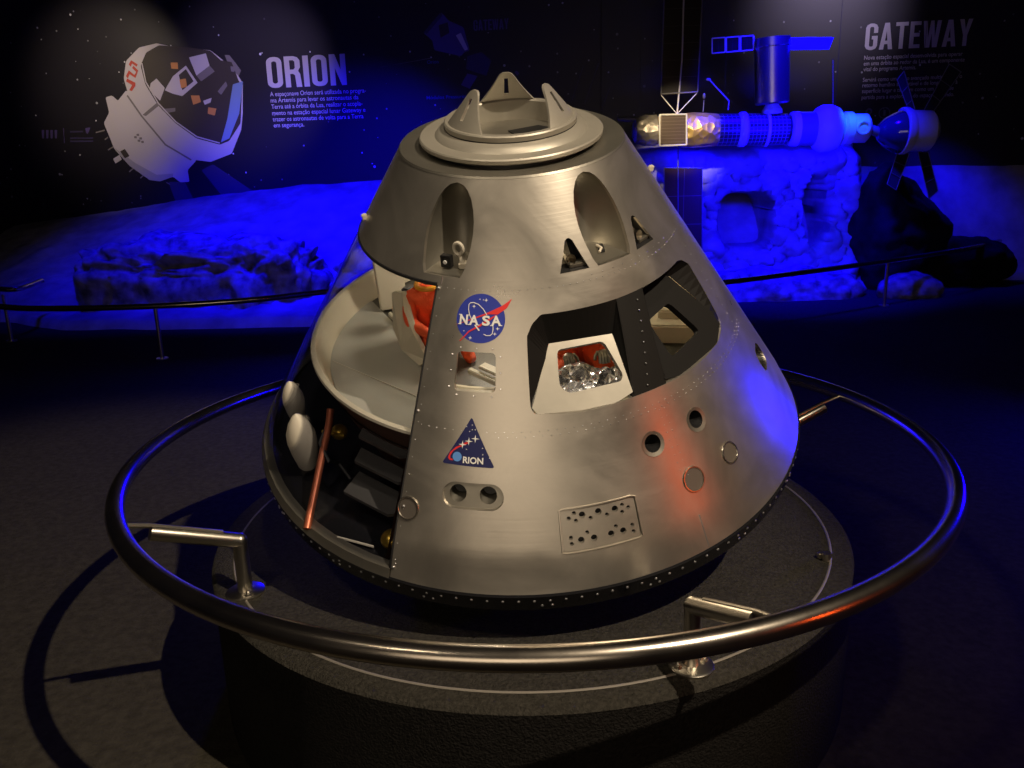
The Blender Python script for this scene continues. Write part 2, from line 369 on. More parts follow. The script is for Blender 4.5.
# ------------------------------------------------------------------ capsule
AX = Vector((-.0297011, -.31429387, .948861)).normalized(); CU = Vector((0, 1, 0)).cross(AX).normalized(); CV = AX.cross(CU)
CAPM = Matrix(((CU.x, CV.x, AX.x, 0), (CU.y, CV.y, AX.y, 0), (CU.z, CV.z, AX.z, 0), (0, 0, 0, 1)))
K = .63699
cap = empty('space_capsule', mw=CAPM, label='silver cone-shaped space capsule mock-up with clear cutaway side, tilted on the round pedestal', cat='spacecraft')
def hr(h):
    r = 1-K*h
    r += .007*max(0, h)/.09 if h < .09 else .007*max(0, (1.0-h)/.91)
    return r
def cp(th, h, off=0):
    t = rad(th); r = hr(h)+off; return Vector((r*math.sin(t), -r*math.cos(t), h))
def skin(name, outer, holes, m, parent, off=0, thick=.012, s=.035, fn=None, rim=True, extra=None):
    """outer/holes in (theta deg, h)"""
    fn = fn or cp
    sc = lambda L: [(a/100, b) for a, b in L]
    V, Fc, loops = cdt(sc(outer), [sc(h) for h in holes], s)
    vs = [fn(x*100, y, off) for x, y in V]; ns = []
    for x, y in V:
        e = .002; A = fn(x*100+.1, y, off)-fn(x*100-.1, y, off); B = fn(x*100, y+e, off)-fn(x*100, y-e, off); ns.append(A.cross(B).normalized())
    fs = []
    for f in Fc:
        n = (vs[f[1]]-vs[f[0]]).cross(vs[f[2]]-vs[f[0]])
        fs.append(f if n.dot(ns[f[0]]) > 0 else tuple(reversed(f)))
    n0 = len(fs); me = bpy.data.meshes.new(name); allv = list(vs); rimn = []
    if rim:
        for L in loops:
            k = len(allv); n = len(L)
            allv += [fn(x*100, y, off) for x, y in L]; allv += [fn(x*100, y, off-thick) for x, y in L]
            for i in range(n): fs.append((k+i, k+(i+1) % n, k+n+(i+1) % n, k+n+i))
    k = len(allv); allv += [fn(x*100, y, off-thick) for x, y in V]; fs += [tuple(k+i for i in reversed(f)) for f in fs[:n0]]
    n1 = len(fs)
    if extra: ke = len(allv); allv += extra.v; fs += [tuple(ke+i for i in f) for f in extra.f]
    me.from_pydata([tuple(v) for v in allv], [], fs)
    me.polygons.foreach_set('use_smooth', [True]*len(fs))
    nl = []
    for i, p in enumerate(me.polygons):
        for vi in p.vertices:
            if i >= n1: nl.append(p.normal.copy())
            elif i < n0: nl.append(ns[vi])
            elif vi >= k: nl.append(-ns[vi-k])
            else: nl.append(p.normal.copy())
    me.normals_split_custom_set(nl); me.materials.append(m)
    if extra:
        me.materials.append(M['rivet'])
        for p in me.polygons[n1:]: p.material_index = 1
    o = bpy.data.objects.new(name, me); COL.objects.link(o); o.parent = parent
    return o
def circ(th, h, r, n=20, hs=1):
    return [(th+math.degrees(r*math.cos(2*math.pi*k/n)/hr(h)), h+.843*r*math.sin(2*math.pi*k/n)*hs) for k in range(n)]

# openings of the hull, as (angle, height)
halfw = [(.7645, 6.7), (.785, 7.9), (.81, 8.6), (.84, 9.4), (.87, 9.8), (.90, 9.7), (.93, 8.9), (.955, 7.6), (.975, 5.6), (.987, 3.4), (.993, 0)]
def scallop(c): return [(c+w, h) for h, w in halfw]+[(c-w, h) for h, w in reversed(halfw[:-1])]
SCALL = (-25.6, 33.8)
tri = lambda c: roundpoly([(c-5.1, .7655), (c+5.1, .7655), (c+.3, .858)], .012, 3)
def tri(c):
    P = [(c-5.1, .7655), (c+5.1, .7655), (c+1.6, .84), (c+.6, .8465), (c-.4, .8465), (c-1.3, .841)]; return P
TRI = (18.7, 49.1)
win = [(2.0, .44), (1.2, .46), (1.5, .625), (3.2, .655), (6, .676), (30, .675), (60.5, .679), (63.5, .67), (66.3, .645), (66.2, .56), (65.6, .475), (63.5, .45), (59, .435), (45, .431), (27, .433), (13, .430)]
win = roundpoly(win, .5, 2)
hatch = [(a*100, b) for a, b in rrect(-.1195, .5415, .103, .096, .012)]
hatch = [(a+(b-.54)*9*0, b) for a, b in hatch]
plateo = [(-11.1+math.degrees(x/.85), .2405+.843*y) for x, y in rrect(0, 0, .182, .077, .0384, 8)]
holeA = circ(27.12, .308, .036); holeB = circ(39.6, .314, .036)
vent = [(a, b) for a, b in [(5.3, .203), (6, .2055), (19.3, .2055), (20.3, .201), (20.0, .103), (19.3, .100), (6, .098), (5.2, .101)]]
sidehole = [(77+math.degrees(x/.84), .25+.843*y) for x, y in rrect(0, 0, .10, .085, .03)]
outer = [(-25.4, 0), (100, 0), (229.9, 0), (229.9, .745), (229.9, 1.006), (-130.1, 1.006), (-130.1, .745), (-26.4, .745)]
# rows of flush rivets (surface pattern of the skin)
rv = MB()
def rrow(a0, a1, h0, h1, step):
    n = max(1, int(abs(a1-a0)/step))
    for k in range(n+1):
        t = k/n; P = cp(a0+(a1-a0)*t, h0+(h1-h0)*t, .0004); rv.ball(P, .0017, 1)
rrow(-25, 12, .738, .738, 2.2); rrow(14, 72, .738, .735, 2.2); rrow(24, 60, .750, .750, 4)
rrow(-24, 76, .398, .398, 1.9); rrow(-6, 76, .386, .386, 1.9)
for a in (-24.8,): rrow(a, a+.1, .04, .04, 1)
for k in range(16): P = cp(-24.9, .05+.66*k/15, .0004); rv.ball(P, .0017, 1)
for k in range(10):
    for a in (31.2, 32.6): rv.ball(cp(a, .20+.18*k/9, .0004), .0015, 1)
for k in range(10): rv.ball(cp(72, .42+.26*k/9, .0004), .0015, 1)
skin('hull_skin', outer, [scallop(c) for c in SCALL]+[tri(c) for c in TRI]+[win, hatch, plateo, holeA, holeB, vent, sidehole], M['alu'], cap, extra=rv)

# clear cover, sill and black gasket of the cutaway
skin('clear_cover', [(-130, .022), (-25.6, .022), (-26.4, .742), (-130, .742)], [], M['acrylic'], cap, off=-.002, thick=.008, s=.05)
skin('cutaway_sill', [(-130, -.002), (-25.6, -.002), (-25.6, .024), (-130, .024)], [], M['alu_dull'], cap, off=.004, thick=.03, s=.05)
b = MB(); b.tube([cp(-26.4+(-103.6)*i/40, .741, -.004) for i in range(41)], .006, 8)
b.tube([cp(-25.7-.7*i/20*1.0, .02+.72*i/20, -.003) for i in range(21)], .0045, 8); b.out('gasket', M['black'], cap)
for th, h in ((-26.2, .735), (-26.0, .43), (-25.5, .19), (-25.6, .03)):
    b = MB(); b.ball(cp(th+.6, h, .002), .0045, 2); b.out('cover_screw', M['rivet'], cap)

# black rim band with studs, and heat shield
b = MB(); b.lathe([(1.0, .001), (1.006, -.004), (1.0, -.062), (.985, -.068)], 180); band = b.out('rim_band', M['blackg'], cap)
b = MB(); b.lathe([(.985, -.066), (.96, -.095), (.88, -.135), (.7, -.18), (.4, -.218), (.15, -.232), (0, -.235)], 160); b.out('heat_shield', M['shield'], cap)
def stud(th, h, r=.0052):
    t = rad(th); R0 = 1.0045-(.004-h)*.1; b = MB(); b.ball((R0*math.sin(t), -R0*math.cos(t), h), r, 2); return b.out('stud', M['rivet'], band)
th = -84; n = 0
while th < 100:
    stud(th, -.022)
    th += 2.62; n += 1
for c in (-58, -38, -18.4, 1.9, 20.7, 40.5, 60): stud(c-.8, -.043); stud(c+.9, -.043)

# scallop pockets
def pocket(c):
    e = empty_part = None
    b = MB(); N = 14; rows = []
    for h, w in halfw[:-1]:
        D = .165*math.sqrt(max(0, (.993-h)/.229)); A = cp(c-w, h, -.001); B = cp(c+w, h, -.001); mid = (A+B)/2; er = Vector((math.sin(rad(c)), -math.cos(rad(c)), 0)); hw = (B-A).length/2; et = (B-A).normalized()
        rows.append([mid+et*(-hw*math.cos(math.pi*k/N))-er*(D*math.sin(math.pi*k/N)) for k in range(N+1)])
    for i in range(len(rows)-1): b.ruled(rows[i], rows[i+1])
    topc = cp(c, .993, -.001); n = len(b.v); b.add(rows[-1]+[topc], [(k, k+1, N+1) for k in range(N)])
    b.add(rows[0], [tuple(range(N+1))])
    bm = bmesh.new(); vv = [bm.verts.new(v) for v in b.v]
    for f in b.f: bm.faces.new([vv[i] for i in f])
    bmesh.ops.remove_doubles(bm, verts=bm.verts, dist=1e-5); bm.verts.index_update()
    o = link('parachute_recess', [v.co for v in bm.verts], [tuple(v.index for v in f.verts) for f in bm.faces], M['alu_dull'], cap, ang=50); bm.free()
    return o
pk1 = pocket(SCALL[0]); pk2 = pocket(SCALL[1])
def loc(th, r, h): t = rad(th); return Vector((r*math.sin(t), -r*math.cos(t), h))
def frame(th):      # local tangent frame rotation at angle th : x tangent, y inward, z up
    t = rad(th); return Matrix(((math.cos(t), -math.sin(t), 0), (math.sin(t), math.cos(t), 0), (0, 0, 1)))
b = MB(); b.box(loc(-26.5, .462, .787), (.034, .02, .038), frame(-26.5), .002); sq = b.out('camera_box', M['black'], pk1)
b = MB(); b.tube([loc(-26.5, .472, .787), loc(-26.5, .475, .787)], .006, 14); b.out('lens', M['ink'], pk1)
b = MB(); b.tube([loc(-21, .455, .765), loc(-21, .45, .79), loc(-21.6, .445, .80)], .008, 10)
b.tube([loc(-22, .45, .825)+frame(-22) @ Vector((.014*math.cos(rad(a)), 0, .018*math.sin(rad(a)))) for a in range(0, 360, 20)], .0055, 8, closed=True)
b.box(loc(-20, .45, .775), (.03, .03, .018), frame(-20), .003); b.out('lifting_eye', M['white'], pk1)
b = MB(); f = frame(34); b.prism([loc(36, .43, .766)+f @ Vector((-.02, -.02, 0)), loc(36, .43, .766)+f @ Vector((-.005, -.024, 0)), loc(36, .43, .766)+f @ Vector((.022, .02, 0)), loc(36, .43, .766)+f @ Vector((.0, .018, 0))], (0, 0, 0), (0, 0, .006)); b.out('cable_slot', M['black'], pk2)
b = MB(); b.tube([loc(33, .45, .77), loc(35, .44, .775), loc(36, .41, .772)], .004, 8); b.out('cable', M['white'], pk2)

# triangular thruster ports
for c in TRI:
    P = tri(c); A = [cp(a, h, -.001) for a, h in P]; ctr = sum(A, Vector())/len(A); inn = [ctr+(a-ctr)*.86-loc(c, .075, 0) for a in A]
    b = MB(); b.ruled(A+[A[0]], inn+[inn[0]]); b.add(inn, [tuple(range(len(inn)))]); port = b.out('thruster_port', M['black'], cap, smooth=False)
    base = loc(c-.4, hr(.785)-.05, .785)
    b = MB(); b.tube([base, base+loc(c, .02, .004), base+loc(c, .04, .008)], [.008, .013, .016], 16, cap=False); b.out('nozzle', M['steel2'], port)
    b = MB(); b.box(loc(c+2, hr(.77)-.03, .773), (.05, .03, .012), frame(c), .002); b.out('bracket', M['alu_dull'], port)

# window recesses -----------------------------------------------------
def winframe(thc):
    t = rad(thc); er = Vector((math.sin(t), -math.cos(t), 0)); et = Vector((math.cos(t), math.sin(t), 0))
    return lambda x, h, d=0: er*(.722-(h-.43)-d*.707)+et*x+Vector((0, 0, h-d*.707))
def lerp(P, n):
    o = []
    for i in range(n+1):
        t = i/n*(len(P)-1); k = min(int(t), len(P)-2); o.append(tuple(P[k][j]+(P[k+1][j]-P[k][j])*(t-k) for j in range(len(P[0]))))
    return o
def platemesh(name, fr, outl, hole, m, parent, thick=.012):
    V, Fc, loops = cdt(outl, [hole], .03)
    b = MB(); b.add([fr(x, y) for x, y in V], Fc)
    L = loops[1]; b.ruled([fr(x, y) for x, y in L+[L[0]]], [fr(x, y, .022) for x, y in L+[L[0]]])
    return b.out(name, m, parent, ang=40)
f1 = winframe(13.5); f2 = winframe(47)
# plate 1 (bright): outline in (x, h)
low1 = [(-.146, .454), (-.136, .440), (-.10, .431), (-.05, .426), (0, .425), (.05, .426), (.11, .434), (.156, .447)]
pl1 = low1+[(.137, .576), (-.056, .579)]
pane1 = roundpoly([(-.037, .563), (.106, .564), (.140, .4865), (.129, .4735), (-.030, .469), (-.054, .486)], .014)
wf = platemesh('window_frame', f1, pl1, pane1, M['plate'], cap)
L = cdt(pane1, [], .03)[0:2]
b = MB(); b.add([f1(x, y, .012) for x, y in L[0]], L[1]); b.out('window_pane', M['glass'], wf)
A = [cp(a, h, -.001) for a, h in lerp([(2.0, .442), (1.2, .462), (1.5, .625), (3.2, .655), (6, .676), (14, .6755), (22, .675), (29.8, .675)], 28)]
B = [f1(x, h) for x, h in lerp([(-.150, .452), (-.140, .468), (-.075, .55), (-.062, .573), (-.056, .579), (0, .578), (.07, .577), (.137, .576)], 28)]
b = MB(); b.ruled(A, B)
A2 = [cp(a, h, -.001) for a, h in lerp([(29.8, .675), (26.2, .4335)], 10)]; B2 = [f1(x, h) for x, h in lerp([(.137, .576), (.158, .450)], 10)]
b.ruled(A2, B2); b.out('recess_wall', M['blackw'], wf, smooth=False)
# black strip between the two recesses
skin('window_divider', [(29.6, .677), (39.8, .677), (37, .55), (35.5, .429), (25.6, .429), (27.6, .55)], [], M['blackw'], cap, off=-.0015, thick=.02, s=.03)
for k in range(9):
    t = k/8; stp = cp(36.3-6.0*t, .655-.205*t, .002); b = MB(); b.ball(stp, .003, 1); b.out('divider_rivet', M['rivet'], cap)
pane2 = roundpoly([(-.065, .565), (.058, .573), (.103, .482), (-.068, .472)], .016)
pl2 = [(-.145, .444), (-.1, .434), (-.05, .428), (0, .426), (.06, .428), (.14, .438), (.20, .468), (.2, .5), (.12, .63), (.05, .635), (-.10, .632), (-.115, .6)]
wf2 = platemesh('window_frame', f2, pl2, pane2, M['blackw'], cap); wf2['label'] = 'black frame of the right-hand window'
L = cdt(pane2, [], .03)[0:2]
b = MB(); b.add([f2(x, y, .012) for x, y in L[0]], L[1]); b.out('window_pane', M['glass'], wf2)
A = [cp(a, h, -.001) for a, h in lerp([(35.5, .434), (37, .55), (39.8, .674), (50, .677), (60.5, .679), (63.5, .67), (66.3, .645), (66.2, .56), (65.6, .475), (63.5, .45)], 36)]
B = [f2(x, h) for x, h in lerp([(-.135, .449), (-.118, .55), (-.10, .632), (-.02, .634), (.06, .634), (.1, .633), (.13, .62), (.17, .55), (.2, .49), (.195, .475)], 36)]
b = MB(); b.ruled(A, B); b.out('recess_wall', M['blackw'], wf2, smooth=False)

# small square hatch window
b = MB(); L = cdt([(a/100, h) for a, h in hatch], [], .03); b.add([cp(x*100, y, -.008) for x, y in L[0]], L[1]); hw_ = b.out('hatch_pane', M['glass'], cap)
for k in range(12):
    a = 2*math.pi*k/12; b = MB(); b.ball(cp(-11.95+6.4*max(-1, min(1, 1.35*math.cos(a))), .5415+.0575*max(-1, min(1, 1.35*math.sin(a))), .001), .0028, 1); b.out('pane_rivet', M['rivet'], hw_)

# double-port plate
V, Fc, LL = cdt([((a+11.1)/100, h) for a, h in plateo], [[((a+11.1)/100, h) for a, h in circ(c-11.1+11.1-11.1+0, .2405, .0165, 18)] if 0 else [((a+11.1)/100, h) for a, h in circ(c, .2405, .026, 18)] for c in (-14.2, -8.1)], .03)
b = MB(); b.add([cp(x*100-11.1, y, -.010) for x, y in V], Fc)
for Lh in LL[1:]: b.ruled([cp(x*100-11.1, y, -.010) for x, y in Lh+[Lh[0]]], [cp(x*100-11.1, y, -.06) for x, y in Lh+[Lh[0]]])
b.out('port_plate', M['alu_dull'], cap)
for c in (-14.2, -8.1): b = MB(); b.add([cp(a, h, -.055) for a, h in circ(c, .2405, .028, 18)], [tuple(range(18))]); b.out('port_bottom', M['black'], cap)
# round ports A and B with collars
for c, h in ((27.12, .308), (39.6, .314)):
    b = MB(); A = [cp(a, z, .0015) for a, z in circ(c, h, .038, 28)]; B = [cp(a, z, -.001) for a, z in circ(c, h, .027, 28)]; C2 = [cp(a, z, -.05) for a, z in circ(c, h, .027, 28)]
    b.ruled(A+[A[0]], B+[B[0]]); b.out('port_collar', M['alu_dull'], cap)
    b = MB(); b.ruled(B+[B[0]], C2+[C2[0]]); b.add(C2, [tuple(range(28))]); b.out('port_tube', M['black'], cap)
# capped ports
for c, h, r in ((44.57, .189, .033), (33.5, .184, .037), (-23.9, .188, .033)):
    b = MB(); rim = [cp(a, z, .0025) for a, z in circ(c, h, r, 28)]; b.tube(rim, .003, 6, closed=True); b.out('cap_ring', M['steel2'], cap)
    b = MB(); b.add([cp(a, z, .001) for a, z in circ(c, h, r-.002, 28)], [tuple(range(28))]); b.out('port_cap', mat('dull_cap', (.16, .14, .12), .5, .5) if c == 44.57 else bpy.data.materials['dull_cap'], cap, smooth=False)
# vent plate
big = [(9.57, .183), (12.7, .184), (15.94, .181), (8.78, .123), (11.15, .123), (14.36, .124), (16.66, .124)]
sml = [(8.09, .19), (6.99, .179), (8.28, .171), (11.07, .172), (14.21, .172), (17.45, .186), (18.56, .176), (17.2, .169), (10.03, .139), (6.98, .132), (7.01, .117), (15.44, .139), (18.57, .132), (18.54, .116)]
vh = [circ(a, h, .0098, 12) for a, h in big]+[circ(a, h, .0062, 10) for a, h in sml]
skin('vent_plate', [(5.4, .1025), (6, .0995), (19.3, .1005), (19.8, .104), (20.1, .2), (19.3, .204), (6, .204), (5.5, .2)], vh, M['alu'], cap, off=-.004, thick=.008, s=.02)
b = MB(); b.add([cp(a, h, -.02) for a, h in [(5, .098), (10, .098), (15, .098), (20.5, .098), (20.5, .207), (15, .207), (10, .207), (5, .207)]], [(0, 1, 6, 7), (1, 2, 5, 6), (2, 3, 4, 5)]); b.out('vent_backing', M['black'], cap, smooth=False)
b = MB(); b.tube([cp(a, h, .001) for a, h in dens([(x, y) for x, y in vent], 1.5)], .0028, 6, closed=True); b.out('weld_bead', M['alu'], cap)
# side port far right
b = MB(); A = [cp(a, h, -.001) for a, h in sidehole]; B = [cp(a, h, -.05) for a, h in sidehole]; b.ruled(A+[A[0]], B+[B[0]]); b.add(B, [tuple(range(len(B)))]); b.out('side_port', M['black'], cap, smooth=False)
# little sensor knobs on both flanks
for th, h in ((97, .86), (-82, .80)):
    b = MB(); b.box(cp(th, h, .008), (.016, .016, .02), frame(th), .003); b.ball(cp(th, h+.004, .016), .006, 2); b.out('sensor_knob', M['white'], cap)

# panel seams
b = MB(); b.tube([cp(32.0, .005+.09*k/6, .0005) for k in range(7)], .0016, 5); b.tube([cp(-25, .745, .0006), cp(-24.9, .764, .0006)], .0014, 5); b.out('panel_seam', M['rivet'], cap)

# docking collar -------------------------------------------------------
b = MB(); b.lathe([(.3615, 1.004), (.357, 1.010), (.345, 1.0095), (.29, 1.004), (.262, 1.000), (.262, .99)], 140); b.out('shoulder_deck', M['alu_dull'], cap)
b = MB(); b.lathe([(.262, .995), (.258, 1.018), (.278, 1.020)], 140); b.out('neck', M['black'], cap)
b = MB(); b.lathe([(.262, 1.016), (.284, 1.017), (.291, 1.022), (.292, 1.032), (.288, 1.036), (.235, 1.036)], 140, close=False); b.out('flange_disc', M['collar'], cap)
b = MB(); b.lathe([(.243, 1.0355), (.232, 1.048), (.214, 1.056), (.208, 1.057)], 140); b.out('flared_collar', M['collar'], cap)
b = MB(); b.lathe([(.204, 1.052), (.204, 1.058), (.209, 1.060), (.210, 1.074), (.206, 1.078), (.188, 1.078), (.185, 1.074), (.185, 1.00)], 140); b.out('docking_ring', M['collar'], cap)
b = MB(); b.lathe([(.209, 1.052), (.2095, 1.0602)], 140); b.out('ring_shadow_gap', M['black'], cap)
b = MB(); b.lathe([(.188, 1.012), (.10, 1.010), (0, 1.010)], 90); b.out('hatch_floor', M['alu_dull'], cap)
b = MB(); b.prism([(.02, .00, 1.011), (.10, -.02, 1.011), (.175, .03, 1.011), (.09, .10, 1.011), (-.01, .06, 1.011)], (0, 0, 0), (0, 0, .003)); b.out('hatch_slot', M['black'], cap, smooth=False)
b = MB(); b.tube([(.03, -.005, 1.017), (.09, .02, 1.017)], .004, 8); b.out('hatch_handle', M['steel2'], cap)
def petal(thc):
    # curved tapering tab with a slot: (x along arc, y up 0..1)
    H = .112; fn = lambda x, y, d=0: (lambda t, r: Vector((r*math.sin(t), -r*math.cos(t), 1.07+H*y)))(rad(thc)+x/.2, .2035-.078*y-d)
    out = [(-.105, 0), (.105, 0), (.098, .06), (.04, .86), (.03, .95), (.015, .995), (-.015, .995), (-.03, .95), (-.04, .86), (-.098, .06)]
    slot = [(-.009, .28), (.009, .28), (.009, .80), (-.009, .80)]
    V, Fc, LL = cdt([(x, y*.1) for x, y in out], [[(x, y*.1) for x, y in slot]], .018)
    b = MB(); n = len(V); vs = [fn(x, y*10) for x, y in V]+[fn(x, y*10, .008) for x, y in V]
    b.add(vs, Fc+[tuple(n+i for i in reversed(f)) for f in Fc])
    for L in LL: b.ruled([fn(x, y*10) for x, y in L+[L[0]]], [fn(x, y*10, .008) for x, y in L+[L[0]]])
    return b.out('guide_petal', M['collar'], cap, ang=40)
for a in (-177, -54, 65): petal(a)

# ---- cabin tub and liner ----
b = MB(); b.lathe([(.705, .265), (.722, .30), (.735, .352), (.741, .362), (.757, .362), (.760, .354)], 160); b.out('cabin_tub_wall', M['cream'], cap)
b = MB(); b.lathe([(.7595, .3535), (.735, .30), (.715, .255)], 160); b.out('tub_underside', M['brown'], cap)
# deck: light panel in front-left, dark floor behind the edge line
ED = [(-.62, .33), (-.36, -.10), (-.25, -.28)]
b = MB(); b.lathe([(.708, .262), (0, .262)], 120); b.out('cabin_floor', M['darkfloor'], cap)
pts = []
for k in range(41):
    a = rad(-120+k*108/40*1.0); pts.append((.705*math.sin(a), -.705*math.cos(a)))
poly = pts+[(-.13, -.50), (-.60, .34)]
b = MB(); b.prism([(x, y, .264) for x, y in poly], (0, 0, 0), (0, 0, .006)); b.out('deck_panel', M['deck'], cap, smooth=False)
b = MB(); b.tube([(-.69, -.10, .2715), (-.28, -.42, .2715)], .0018, 5); b.out('deck_joint', M['white'], cap)
lin = [(-26.6, .285), (100, .285), (229.9, .285), (229.9, .745), (229.9, 1.0), (-130.1, 1.0), (-130.1, .76), (-26.8, .76)]
lw = [(0.2, .425), (0.2, .69), (68, .695), (68, .425)]
lh = [(-19.5, .48), (-4.5, .48), (-4.5, .602), (-19.5, .602)]
lb = [(74, .22), (74, .285)]
def fl(th, h, off=0): t = rad(th); r = max(.05, 1-K*h-.045)+off; return Vector((r*math.sin(t), -r*math.cos(t), h))
lsc = [[(c-13, .745), (c+13, .745), (c+15, .9), (c+9, .992), (c-9, .992), (c-15, .9)] for c in SCALL]
lin[5] = (-130.1, .998); lin[4] = (229.9, .998)
skin('cabin_liner', lin, [lw, lh]+lsc, M['cream'], cap, off=0, thick=.008, s=.06, fn=fl)
# locker, rails and bracket inside
Rz = lambda d: Matrix.Rotation(rad(d), 3, 'Z')
b = MB(); b.box((-.512, .297, .40), (.11, .08, .25), Rz(12), .006); b.out('locker', M['cabinet'], cap)
b = MB()
for d0, d1 in (((-.515, .20), (-.30, -.16)), ((-.485, .215), (-.27, -.145))):
    A = Vector((d0[0], d0[1], .288)); B = Vector((d1[0], d1[1], .288)); b.box((A+B)/2, ((B-A).length, .014, .018), Matrix.Rotation(math.atan2(B.y-A.y, B.x-A.x), 3, 'Z'), .003)
A = Vector((-.44, .02, .288)); b.box((-.385, .03, .285), (.08, .012, .012), Rz(25), .002); b.out('seat_rail', M['cabinet'], cap)
b = MB(); b.box((-.415, .115, .41), (.035, .05, .07), Rz(-30), .006); b.out('control_box', M['slat'], cap)
SS = [(-.417, .018, .5), (-.380, .014, .5), (-.376, -.029, .45), (-.349, -.066, .38), (-.304, -.124, .3), (-.336, -.115, .274), (-.411, .0, .274), (-.44, .06, .33)]
b = MB(); b.prism([(x-.02, y-.045, z) for x, y, z in SS], (0, 0, 0), (-.014, -.008, 0)); b.out('seat_side', M['cabinet'], cap, smooth=False)
b = MB(); b.box((.57, .10, .30), (.20, .40, .075), Rz(-8), .006); b.box((.56, .05, .35), (.12, .20, .04), Rz(-8), .006); b.out('side_bench', M['cream'], cap)
b = MB(); b.box((-.14, -.30, .30), (.13, .02, .02), Rz(-42), .003); b.box((-.10, -.30, .32), (.12, .035, .012), Rz(-42), .003); b.out('foot_rest', M['cabinet'], cap)

# ---- lower equipment bay ----
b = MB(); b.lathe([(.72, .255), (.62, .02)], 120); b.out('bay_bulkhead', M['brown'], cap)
b = MB(); b.lathe([(.60, .012), (.98, .012)], 120); b.out('bay_floor', M['blackg'], cap)
b = MB()
for th in (-27.5,): b.add([loc(th, .62, .02), loc(th, .97, .015), loc(th, .80, .27), loc(th, .72, .27)], [(0, 1, 2, 3)])
b.out('bay_partition', M['brown'], cap, smooth=False)
for h, r0, r1, a0, a1 in ((.245, .70, .75, -49, -31), (.175, .735, .79, -48, -30), (.10, .765, .86, -47, -30)):
    n = 10; top = [loc(a0+(a1-a0)*k/n, 1, h) for k in range(n+1)]
    A = loc(a0, 1, 0); B = loc(a1, 1, 0)
    P = [loc(a0, r0, h), loc(a0+3, r1, h), loc(a1-1, r1, h), loc(a1+1, r1-.02, h), loc(a1, r0, h)]
    b = MB(); b.prism(P, (0, 0, -.012), (0, 0, 0)); b.out('equipment_tray', M['slat'], cap, smooth=False)
# white tanks
def tank(c, s=1.0, tiltdir=Vector((0, 0, 1))):
    b = MB(); T = lambda p: Vector(c)+(p*s)
    b.lathe([(0, .20), (.012, .192), (.03, .165), (.043, .13), (.045, .10), (.04, .06), (.03, .01), (.024, 0), (0, 0)], 28, T=T); return b.out('white_tank', M['white'], cap)
tank((-.765, -.40, .035), 1.12); tank((-.83, -.20, .09), .85)
b = MB(); b.tube([(-.715, -.70, .02), (-.69, -.50, .12), (-.66, -.40, .215), (-.655, -.37, .25)], .0125, 12); b.out('copper_pipe', M['copper'], cap)
b = MB(); b.ball((-.645, -.36, .145), .028, 3); b.tube([(-.70, -.37, .16), (-.62, -.40, .155)], .006, 8); b.out('valve', M['gold'], cap)
b = MB(); b.ball((-.43, -.79, .045), .035, 3, (1, 1, .8)); b.out('pressure_sphere', M['gold'], cap)
b = MB(); b.tube([(-.67, -.42, .20), (-.69, -.45, .17), (-.66, -.50, .13), (-.64, -.46, .09), (-.60, -.5, .05)], .008, 8); b.out('hose', M['black'], cap)
b = MB(); b.tube([(-.61, -.745, .022), (-.49, -.795, .022)], .004, 6); b.out('bay_edge_trim', M['white'], cap)

# ---- emblems ----
def decal(name, th0, h0, polys, parent=None):
    """polys: list of (outline, holes, material, layer) in metres on the cone"""
    f = lambda x, y, l: cp(th0+math.degrees(x/hr(h0)), h0+y*.843, .0010+.0006*l)
    root = None
    for nm, outl, holes, m, l in polys:
        V, Fc, LL = cdt(outl, holes, .014)
        b = MB(); b.add([f(x, y, l) for x, y in V], Fc)
        o = b.out(nm, m, root or cap)
        o.data.polygons.foreach_set('use_smooth', [True]*len(o.data.polygons))
        if root is None: root = o
    return root, f
def stroke(P, w):
    P = [Vector(p) for p in P]; a = []; c = []
    for i, p in enumerate(P):
        t = (P[min(i+1, len(P)-1)]-P[max(i-1, 0)]).normalized(); n = Vector((-t.y, t.x))*w/2
        a.append(tuple(p+n)); c.append(tuple(p-n))
    return a+c[::-1]
def star4(c, r): return [(c[0]+(r if k % 2 == 0 else r*.28)*math.cos(k*math.pi/4), c[1]+(r if k % 2 == 0 else r*.28)*math.sin(k*math.pi/4)) for k in range(8)]
def textmesh(body, bold=0.0, size=1):
    cu = bpy.data.curves.new('t', 'FONT'); cu.body = body; cu.size = size; cu.offset = bold; cu.resolution_u = 4
    o = bpy.data.objects.new('t', cu); COL.objects.link(o)
    dg = bpy.context.evaluated_depsgraph_get(); me = bpy.data.meshes.new_from_object(o.evaluated_get(dg))
    v = [(p.co.x, p.co.y) for p in me.vertices]; f = [tuple(p.vertices) for p in me.polygons]
    bpy.data.objects.remove(o); bpy.data.curves.remove(cu); bpy.data.meshes.remove(me)
    x0 = min(p[0] for p in v); x1 = max(p[0] for p in v); y0 = min(p[1] for p in v); y1 = max(p[1] for p in v)
    return v, f, (x0, y0, x1, y1)
def settext(body, f, box, l, m, parent, bold=.02, name='lettering', capbox=None):
    v, fc, bb = textmesh(body, bold)
    if capbox: bb = (bb[0], textmesh(capbox, bold)[2][1], bb[2], textmesh(capbox, bold)[2][3])
    sx = (box[2]-box[0])/(bb[2]-bb[0]); sy = (box[3]-box[1])/(bb[3]-bb[1])
    b = MB(); b.add([f(box[0]+(x-bb[0])*sx, box[1]+(y-bb[1])*sy, l) for x, y in v], fc)
    return b.out(name, m, parent, smooth=False)
D = DEC
disc = [(.0712*math.cos(2*math.pi*k/48)+.0, .0708*math.sin(2*math.pi*k/48)-.0005) for k in range(48)]
